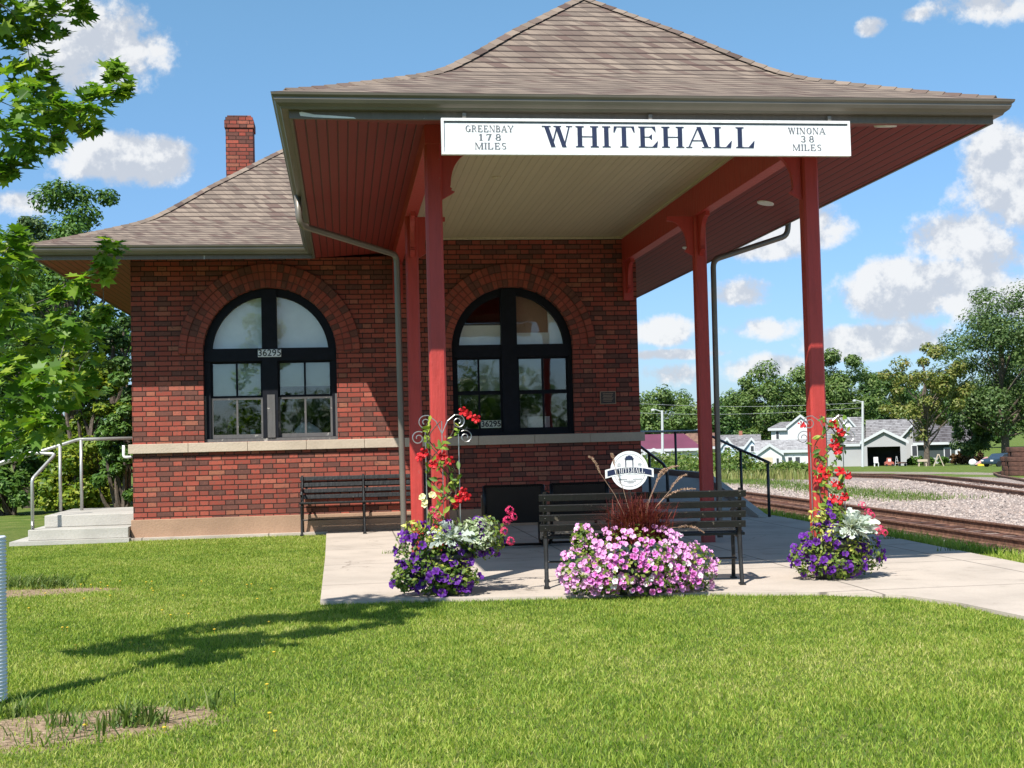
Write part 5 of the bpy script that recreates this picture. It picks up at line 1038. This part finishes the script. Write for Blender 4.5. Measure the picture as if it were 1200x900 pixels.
x = rng.uniform(9.45, 10.6, 16000); y = rng.uniform(-11, 6, 16000); kp = rng.uniform(0, 1, 16000) < np.clip(1.3-(x-9.45)/.6, .03, 1); P_ = np.stack([x, y, gz(x, y)], 1)[kp]; o = blades('platform_edge_grass', P_, rng.uniform(.04, .12, len(P_)), rng.uniform(.006, .010, len(P_)), M['grass'], .8); setp(o, kind='stuff')
x = rng.normal(16.8, .6, 5000); y = rng.uniform(10, 26, 5000); P_ = np.stack([x, y, gz(x, y)], 1); o = blades('yard_grass', P_, rng.uniform(.05, .14, len(P_)), rng.uniform(.012, .02, len(P_)), M['weed'], .8); setp(o, kind='stuff')

cl_ = []
for k in range(190):
    a = random.uniform(-75, 75); a *= 1.5; q = (a, -95+random.uniform(-8, 6), random.uniform(0, 7.5)*(.7+.3*math.sin(a*.11))); cl_.append((q, random.uniform(2.0, 3.4)))
P_, N_ = foliage_points(cl_, 240); o = scatter('tree_belt', LEAF[0], LEAF[1], P_, N_, rng.uniform(.4, .8, len(P_)), M['tree_mid']); setp(o, kind='stuff')
# ------------------------------------------------------------------ houses beyond the tracks
HM = {k: plain(k, c_, .8, 0, .06, .4) for k, c_ in {'white siding': (.60, .61, .63), 'pale blue siding': (.44, .54, .66), 'cream siding': (.55, .50, .35), 'light grey siding': (.36, .36, .37), 'dark green siding': (.035, .05, .05), 'house glass': (.03, .035, .045), 'grey trim': (.50, .52, .54), 'tan door': (.55, .46, .33), 'brick red': (.3, .12, .08)}.items()}
RM_ = {'maroon': plain('maroon metal roof', (.16, .045, .075), .5, .1, .1, .5), 'brown': shingle_mat('brown roof shingle', ((.26, .15, .10), (.2, .11, .08), (.16, .09, .07)), 2.5), 'grey': shingle_mat('grey roof shingle', ((.27, .27, .28), (.22, .22, .23), (.17, .17, .18)), 2.5), 'lightgrey': shingle_mat('light grey roof shingle', ((.42, .42, .43), (.36, .36, .37), (.31, .31, .32)), 2.5), 'charcoal': shingle_mat('charcoal roof shingle', ((.12, .12, .135), (.09, .09, .10), (.06, .06, .07)), 2.5)}
def house(name, label, px_, py_, d, rz=0, cat='house'):
    c = at(px_, py_, d); z0 = float(gz(c.x, c.y)); a = math.atan2(c.x-CAM.x, c.y-CAM.y); o = empty(name, (c.x, c.y, z0), label, cat, rz=-a+rz); o['s'] = d/FPX; o['h0'] = (py_-0)*1.0; return o, d/FPX
def hbody(o, x0, x1, y0, y1, z0, z1, mat, name='wall'): return MB().box(x0, x1, y0, y1, z0, z1).build(name, mat, o, local=True)
def gable(o, x0, x1, y0, y1, z0, h, mat, wallmat, axis='x', ov=.35, hip=0):
    """axis = ridge direction"""
    mb = MB(); t_ = .12
    def slab_(a, b, c_, d_, ua, ub):
        A_, B_, C_, D_ = map(Vector, (a, b, c_, d_)); up = Vector((0, 0, t_)); L = (B_-A_).length; S_ = (D_-A_).length
        mb.add([A_, B_, C_, D_, A_+up, B_+up, C_+up, D_+up], [(3, 2, 1, 0), (4, 5, 6, 7), (0, 1, 5, 4), (1, 2, 6, 5), (2, 3, 7, 6), (3, 0, 4, 7)], [[(0, 0)]*4, [(0, 0), (L, 0), (L, S_), (0, S_)]]+[[(0, 0)]*4]*4)
    if axis == 'x':
        ym = (y0+y1)/2; dz_ = h*ov/((y1-y0)/2); slab_((x0-ov, y0-ov, z0-dz_), (x1+ov, y0-ov, z0-dz_), (x1+ov-hip, ym, z0+h), (x0-ov+hip, ym, z0+h), 0, 1); slab_((x1+ov, y1+ov, z0-dz_), (x0-ov, y1+ov, z0-dz_), (x0-ov+hip, ym, z0+h), (x1+ov-hip, ym, z0+h), 0, 1)
        if hip: mb.add([(x0-ov, y0-ov, z0-dz_+t_), (x0-ov+hip, ym, z0+h+t_), (x0-ov, y1+ov, z0-dz_+t_)], [(0, 1, 2)], [[(0, 0), (2, 3), (4, 0)]]); mb.add([(x1+ov, y1+ov, z0-dz_+t_), (x1+ov-hip, ym, z0+h+t_), (x1+ov, y0-ov, z0-dz_+t_)], [(0, 1, 2)], [[(0, 0), (2, 3), (4, 0)]])
        else: MB().extr([(x0, y0, z0), (x0, ym, z0+h-.02), (x0, y1, z0)], (x1-x0, 0, 0)).build('gable_wall', wallmat, o, local=True)
        MB().box(x0-ov, x1+ov, y0-ov-.03, y0-ov, z0-dz_-.12, z0-dz_+t_).build('fascia', HM['grey trim'], o, local=True)
    else:
        xm = (x0+x1)/2; dz_ = h*ov/((x1-x0)/2); slab_((x0-ov, y1+ov, z0-dz_), (x0-ov, y0-ov, z0-dz_), (xm, y0-ov, z0+h), (xm, y1+ov, z0+h), 0, 1); slab_((x1+ov, y0-ov, z0-dz_), (x1+ov, y1+ov, z0-dz_), (xm, y1+ov, z0+h), (xm, y0-ov, z0+h), 0, 1)
        MB().extr([(x0, y0, z0), (x1, y0, z0), (xm, y0, z0+h-.02)], (0, y1-y0, 0)).build('gable_wall', wallmat, o, local=True)
        b_ = MB()
        for sx, xe in ((-1, x0-ov), (1, x1+ov)): b_.extr([(xe, y0-ov-.04, z0-dz_-.12), (xe, y0-ov-.04, z0-dz_+t_+.02), (xm, y0-ov-.04, z0+h+t_+.02), (xm, y0-ov-.04, z0+h-.12)] if sx < 0 else [(xe, y0-ov-.04, z0-dz_+t_+.02), (xe, y0-ov-.04, z0-dz_-.12), (xm, y0-ov-.04, z0+h-.12), (xm, y0-ov-.04, z0+h+t_+.02)], (0, .03, 0))
        b_.build('fascia', HM['grey trim'], o, local=True)
    return mb.build('roof', mat, o, local=True)
def win(o, x_, z_, w_, h_, y_, name='window'):
    f_ = MB().box(x_-w_/2-.08, x_+w_/2+.08, y_-.05, y_-.003, z_-.08, z_+h_+.08).build(name, HM['white siding'], o, local=True); MB().box(x_-w_/2, x_+w_/2, y_-.07, y_-.052, z_, z_+h_).build('pane', HM['house glass'], f_, local=True); return f_
# maroon roofed house
o, k = house('house', 'white house with maroon metal roof seen under the canopy next to the depot wall', 762, 530, 112); hbody(o, -4.2, 4.2, 0, 6, -.3, 1.9, HM['white siding']); gable(o, -4.2, 4.2, 0, 6, 1.9, 1.15, RM_['maroon'], HM['white siding'], 'x', hip=1.5)
hbody(o, -.8, 1.4, -1.6, 0, -.3, 1.4, HM['white siding'], 'porch'); gable(o, -.8, 1.4, -1.6, 0, 1.4, .45, RM_['maroon'], HM['white siding'], 'y', .2); win(o, .0, .45, .5, .75, -1.6); win(o, .8, .45, .5, .75, -1.6); win(o, 2.6, .4, .6, .9, 0); win(o, -2.6, .4, .6, .9, 0)
o, k = house('house', 'cream house with brown hipped roof behind the back right post', 822, 530, 118); hbody(o, -2.6, 2.6, 0, 5, -.3, 2.1, HM['cream siding']); gable(o, -2.6, 2.6, 0, 5, 2.1, 1.1, RM_['brown'], HM['cream siding'], 'x', hip=1.6); win(o, -1.7, .7, .6, .8, 0); win(o, 1.7, .7, .6, .8, 0); hbody(o, -.5, .3, -.05, -.01, -.3, 1.3, HM['tan door'], 'door')
o, k = house('house', 'pale blue two storey house with twin gables and a brick chimney', 866, 530, 112); hbody(o, -1.75, 1.75, 0, 5, -.3, 1.9, HM['pale blue siding']); gable(o, -1.75, 1.75, 0, 5, 1.9, .95, RM_['grey'], HM['pale blue siding'], 'x', .2)
gable(o, -1.75, -.25, -.3, 2.5, 1.7, .95, RM_['grey'], HM['pale blue siding'], 'y', .15); hbody(o, -1.75, -.25, -.3, 0, -.3, 1.7, HM['pale blue siding']); gable(o, .45, 1.75, -.25, 2.5, 1.8, .8, RM_['grey'], HM['pale blue siding'], 'y', .15); hbody(o, .45, 1.75, -.25, 0, -.3, 1.8, HM['pale blue siding'])
win(o, -1.15, 1.45, .18, .45, -.3); win(o, -.85, 1.45, .18, .45, -.3); win(o, 1.15, 1.5, .25, .45, -.25); win(o, .1, .5, .3, .5, 0); win(o, .6, .4, .25, .7, -.25); hbody(o, .05, .35, 2.3, 2.6, 2.6, 3.3, HM['brick red'], 'chimney')
o, k = house('house', 'low white house with light grey roof and a tan garage door', 918, 541, 105); hbody(o, -2.1, 2.2, 0, 5, -.4, 1.45, HM['white siding']); gable(o, -2.1, 2.2, 0, 5, 1.45, .75, RM_['lightgrey'], HM['white siding'], 'x', .2)
hbody(o, -2.0, -.1, -.8, 0, -.4, 1.3, HM['white siding']); gable(o, -2.0, -.1, -.8, 1.2, 1.3, .65, RM_['lightgrey'], HM['white siding'], 'y', .15); hbody(o, -1.65, -.85, -.84, -.803, -.3, .95, HM['tan door'], 'garage_door'); win(o, .55, .25, .3, .65, 0); win(o, 1.15, .15, .35, .75, 0); win(o, -.45, .1, .18, .75, -.8)
o, k = house('house', 'white two storey house rising behind the low white house', 940, 530, 125); hbody(o, -2.9, 1.2, 0, 5, -.3, 3.7, HM['white siding']); gable(o, -2.9, 1.2, 0, 5, 3.7, .55, RM_['grey'], HM['white siding'], 'x', .3, hip=1.2); gable(o, -1.3, 1.2, -.4, 2, 3.9, 1.0, RM_['grey'], HM['white siding'], 'y', .15); hbody(o, -1.3, 1.2, -.4, 0, -.3, 3.9, HM['white siding']); win(o, -2.3, 2.7, .25, .7, 0); win(o, -.7, 1.9, .5, .5, -.4); win(o, .6, 1.9, .5, .5, -.4)
o, k = house('house', 'white two storey gabled house just right of the right front post', 985, 530, 128); hbody(o, -2.6, 2.0, .6, 6, -.3, 3.0, HM['white siding']); gable(o, -2.6, 2.0, .6, 6, 3.0, 1.6, RM_['grey'], HM['white siding'], 'x', .2); hbody(o, -.4, 2.1, 0, .6, -.3, 3.0, HM['white siding']); gable(o, -.4, 2.1, 0, 3, 3.0, 1.6, RM_['grey'], HM['white siding'], 'y', .2); win(o, .55, 2.5, .25, .7, 0); win(o, 1.15, 2.5, .25, .7, 0)
# grey garage
o, k = house('garage', 'light grey garage with an open dark doorway beside a tall pole', 1037, 546, 110, cat='garage')
gw, gh = 1.8, 2.1
MB().box(-gw, -1.42, 0, .1, -.3, gh).box(1.32, gw, 0, .1, -.3, gh).box(-1.42, 1.32, 0, .1, 1.66, gh).box(-gw, -gw+.1, .1, 6, -.3, gh).box(gw-.1, gw, .1, 6, -.3, gh).box(-gw, gw, 5.9, 6, -.3, gh).build('wall', HM['light grey siding'], o, local=True)
gable(o, -gw, gw, 0, 6, gh, .95, RM_['grey'], HM['light grey siding'], 'y', .22); MB().box(-gw+.1, gw-.1, 3, 3.05, -.2, gh).box(-gw+.1, gw-.1, .1, 6, gh-.06, gh-.01).build('interior', M['dark'], o, local=True)
hbody(o, -5.6, -gw-.02, .6, 6, -.3, 1.95, HM['light grey siding'], 'side_wing'); gable(o, -5.6, -gw-.02, .6, 6, 1.95, 1.35, RM_['grey'], HM['light grey siding'], 'x', .2)
o, k = house('house', 'light grey house behind the open garage and the yellowing tree', 1062, 530, 128); hbody(o, -3.6, 2.2, .8, 7, -.3, 2.6, HM['light grey siding']); gable(o, -3.6, 2.2, .8, 7, 2.6, 1.7, RM_['grey'], HM['light grey siding'], 'x', .3); hbody(o, -.5, 2.2, 0, .8, -.3, 2.5, HM['light grey siding']); gable(o, -.5, 2.2, 0, 4, 2.5, 1.4, RM_['grey'], HM['light grey siding'], 'y', .3); win(o, .8, .7, .45, 1.0, 0)
o, k = house('house', 'dark sided house with charcoal roof and white eave right of the yellowing tree', 1113, 532, 122); hbody(o, -2.9, 1.7, 0, 6, -.3, 2.15, HM['dark green siding']); gable(o, -2.9, 1.7, 0, 6, 2.15, 1.75, RM_['charcoal'], HM['dark green siding'], 'x', .4); win(o, -.2, .4, .5, 1.0, 0); hbody(o, .5, .95, -.04, -.01, -.3, 1.4, HM['grey trim'], 'door'); hbody(o, -2.2, -1.0, -.5, -.05, -.3, .55, HM['light grey siding'], 'porch_box')
# poles and wires
def pole(name, label, px_, by, ty, d, r_, mat, lamp=0):
    b = at(px_, by, d); z0 = float(gz(b.x, b.y)); tp = at(px_, ty, d); o = empty(name, (b.x, b.y, z0), label, 'pole'); MB().tube([(b.x, b.y, z0-.2), (tp.x, tp.y, tp.z)], [r_, r_*.8], 8).build('pole', mat, o)
    if lamp: MB().tube([(tp.x, tp.y, tp.z-.1), (tp.x+lamp*.6, tp.y, tp.z+.1)], .035, 6).build('arm', mat, o); MB().lathe([(.05, .06), (.16, 0), (.14, -.1), (.03, -.14)], (tp.x+lamp*.7, tp.y, tp.z+.08), 12).build('lamp_head', HM['grey trim'], o)
    return Vector(tp)
p1 = pole('street_lamp', 'pale street lamp in front of the maroon roofed house', 776, 531, 481, 95, .11, HM['grey trim'], -1)
p2 = pole('utility_pole', 'tall pale pole with a lamp beside the open garage', 1011, 548, 470, 104, .12, HM['grey trim'], -1)
def wire(label, a, b, sag=.5): 
    A_, B_ = Vector(a), Vector(b); setp(MB().tube([A_.lerp(B_, k/14)-Vector((0, 0, sag*math.sin(math.pi*k/14))) for k in range(15)], .011, 4).build('power_line', HM['grey trim']), label, 'cable')
wire('upper power line crossing in front of the dark trees by the blue house', at(700, 470, 140), at(1010, 472, 140)); wire('lower power line crossing in front of the dark trees by the blue house', at(700, 482, 140), at(1010, 478, 140))
# things in the yard
def gpos(px_, py_, d): q = at(px_, py_, d); return (q.x, q.y, float(gz(q.x, q.y)))
def thing(name, label, cat, px_, d): o_ = empty(name, gpos(px_, 545, d), label, cat, rz=-.25); o_.scale = (.72,)*3; return o_
o = thing('garden_chair', 'white plastic chair in front of the open garage', 'chair', 1027, 106); MB().cbox((0, 0, .42), .5, .5, .05).build('seat', M['paper'], o, local=True); MB().cbox((0, .24, .75), .5, .05, .65).build('backrest', M['paper'], o, local=True)
for a in (-.21, .21):
    for b in (-.21, .21): MB().cbox((a, b, .2), .06, .06, .4).build('leg', M['paper'], o, local=True)
redp = plain('red plastic', (.42, .12, .09), .5); yelp = plain('yellow plastic', (.75, .6, .05), .5); pinkp = plain('pink plastic', (.55, .3, .3), .5)
o = thing('toy_car', 'red and white ride on toy in the open garage doorway', 'toy', 1042, 106); MB().extr([(-.5, -.3, .12), (.5, -.3, .12), (.5, -.3, .45), (.25, -.3, .55), (.2, -.3, .95), (-.2, -.3, .95), (-.25, -.3, .55), (-.5, -.3, .45)], (0, .6, 0)).build('body', redp, o, local=True); MB().box(-.15, .15, -.31, -.302, .55, .85).build('window', M['paper'], o, local=True)
for a in (-.33, .33):
    w_ = MB(); w_.tube([(a, -.34, .14), (a, -.26, .14)], .14, 12); w_.build('wheel', M['pot'], o, local=True)
o = thing('stepladder', 'grey stepladder standing at the right of the garage doorway', 'ladder', 1051, 106); MB().cbox((-.12, 0, .55), .05, .05, 1.15, ry=.15).cbox((.12, 0, .55), .05, .05, 1.15, ry=-.15).cbox((0, 0, .3), .3, .06, .04).cbox((0, 0, .6), .2, .06, .04).build('frame', HM['grey trim'], o, local=True)
o = thing('wooden_cart', 'low red brown cart right of the garage doorway', 'cart', 1057, 105); MB().box(-.5, .5, -.3, .3, .3, .45).build('tray', M['rust'], o, local=True)
for a in (-.32, .32): MB().tube([(a, -.32, .15), (a, -.25, .15)], .15, 12).build('wheel', M['pot'], o, local=True)
o = thing('work_table', 'small cream table on the grass right of the garage', 'table', 1081, 98); MB().cbox((0, 0, .62), 1.0, .5, .24).build('table_top', M['stone'], o, local=True)
for a in (-.36, .36): MB().cbox((a, 0, .25), .12, .3, .5, ry=.1 if a < 0 else -.1).build('leg', M['stone'], o, local=True)
o = thing('a_frame_swing', 'bare wooden A frame standing right of the cream table', 'frame', 1100, 96); MB().cbox((-.28, 0, .6), .09, .09, 1.4, ry=.36).build('left_leg', M['stone'], o, local=True).name = 'leg'; MB().cbox((.28, 0, .6), .09, .09, 1.4, ry=-.36).build('leg', M['stone'], o, local=True); MB().cbox((0, 0, 1.2), .25, .1, .1).build('crossbar', M['stone'], o, local=True)
o = thing('toy_slide', 'pink and yellow toy slide on the grass left of the blue car', 'toy', 1152, 92); MB().extr([(-.7, 0, .15), (-.5, 0, .1), (.5, 0, .75), (.5, 0, .9), (.3, 0, .85)], (0, .5, 0)).build('slide', pinkp, o, local=True); MB().box(-.55, .35, -.3, -.02, .02, .22).build('base', yelp, o, local=True)
for k, (a, s_) in enumerate(((1140, .3), (1144, .22), (1160, .26))): 
    q = gpos(a, 545, 93); mb = MB().ball((q[0], q[1], q[2]+s_*.8), s_, s_*.8, s_*.9, 10, 6); setp(mb.build('garden_ornament', [M['paper'], M['greytext'], M['stone']][k], smooth=True), ['white rounded ornament left of the pink toy slide', 'dark rounded ornament just left of the pink toy slide', 'cream rounded ornament between the toy slide and the blue car'][k], 'ornament')
for k, a in enumerate((1126, 1133, 1141, 1149, 1120)): shrub(['reddish brown shrub in front of the dark house corner, leftmost of its row but one', 'reddish brown shrub third in the row right of the dark house', 'reddish brown shrub fourth in the row right of the dark house', 'reddish brown shrub at the right end of the row by the toy slide', 'reddish brown shrub at the left end of the row by the dark house'][k], a, 545, 112, 12, 17, leaf_mat('reddish shrub %d' % k, [(.08, .07, .02), (.16, .09, .04), (.24, .14, .07)], .2), .3, 500, group='reddish shrubs beside the dark house')
for k, a in enumerate((1068, 1078, 1090, 1106)): shrub(['green shrub at the corner of the garage', 'green shrub behind the cream table', 'green shrub at the foot of the yellowing tree', 'green shrub right of the bare A frame'][k], a, 545, 112, 16, 12, M['tree_mid'], .3, 500, group='green shrubs along the yard')
# blue car, partly behind the timber stack
cb = empty('parked_car', gpos(1174, 545, 84), 'small blue car parked behind the stack of old timbers', 'car', rz=R(200)); cb.scale = (.66,)*3; bluep = plain('blue car paint', (.045, .075, .115), .3, .3)
MB().extr([(-2.0, -.8, .3), (2.0, -.8, .3), (2.05, -.8, .6), (1.95, -.8, .8), (1.0, -.8, .9), (.5, -.8, 1.3), (-1.0, -.8, 1.34), (-1.6, -.8, .95), (-2.0, -.8, .85)], (0, 1.6, 0)).build('body', bluep, cb, local=True, bevel=.08); 
MB().extr([(.93, -.81, .93), (.48, -.81, 1.25), (-.95, -.81, 1.28), (-1.35, -.81, .97)], (0, 1.62, 0)).build('window', HM['house glass'], cb, local=True)
for a in (-1.3, 1.3):
    for b in (-.82, .66): MB().tube([(a, b, .3), (a, b+.18, .3)], .3, 16).build('wheel', M['pot'], cb, local=True)
for b in (-.6, .6): MB().cbox((2.03, b, .66), .06, .3, .14).build('headlight', M['paper'], cb, local=True)
# stack of old railroad timbers
base = Vector(gpos(1190, 556, 46)); TL = []
for lv in range(6):
    for j in range(3 if lv < 4 else 2):
        o = MB().cbox((0, 0, 0), 2.2, .21, .165).build('railroad_timber', M['tie'], None, bevel=.012); o.location = base+Vector((.95+random.uniform(-.05, .05)+(.12 if lv > 3 else 0), j*.24, .085+lv*.172)); o.rotation_euler = (0, 0, R(-18)+random.uniform(-.015, .015))
        setp(o, 'old railroad timber in the %s layer of the stack, %s' % (['lowest', 'second lowest', 'third', 'fourth', 'fifth', 'topmost'][lv], ['nearest the tracks', 'behind the nearest one', 'farthest back'][j]), 'timber', 'stacked railroad timbers')
scene.render.engine = 'CYCLES'
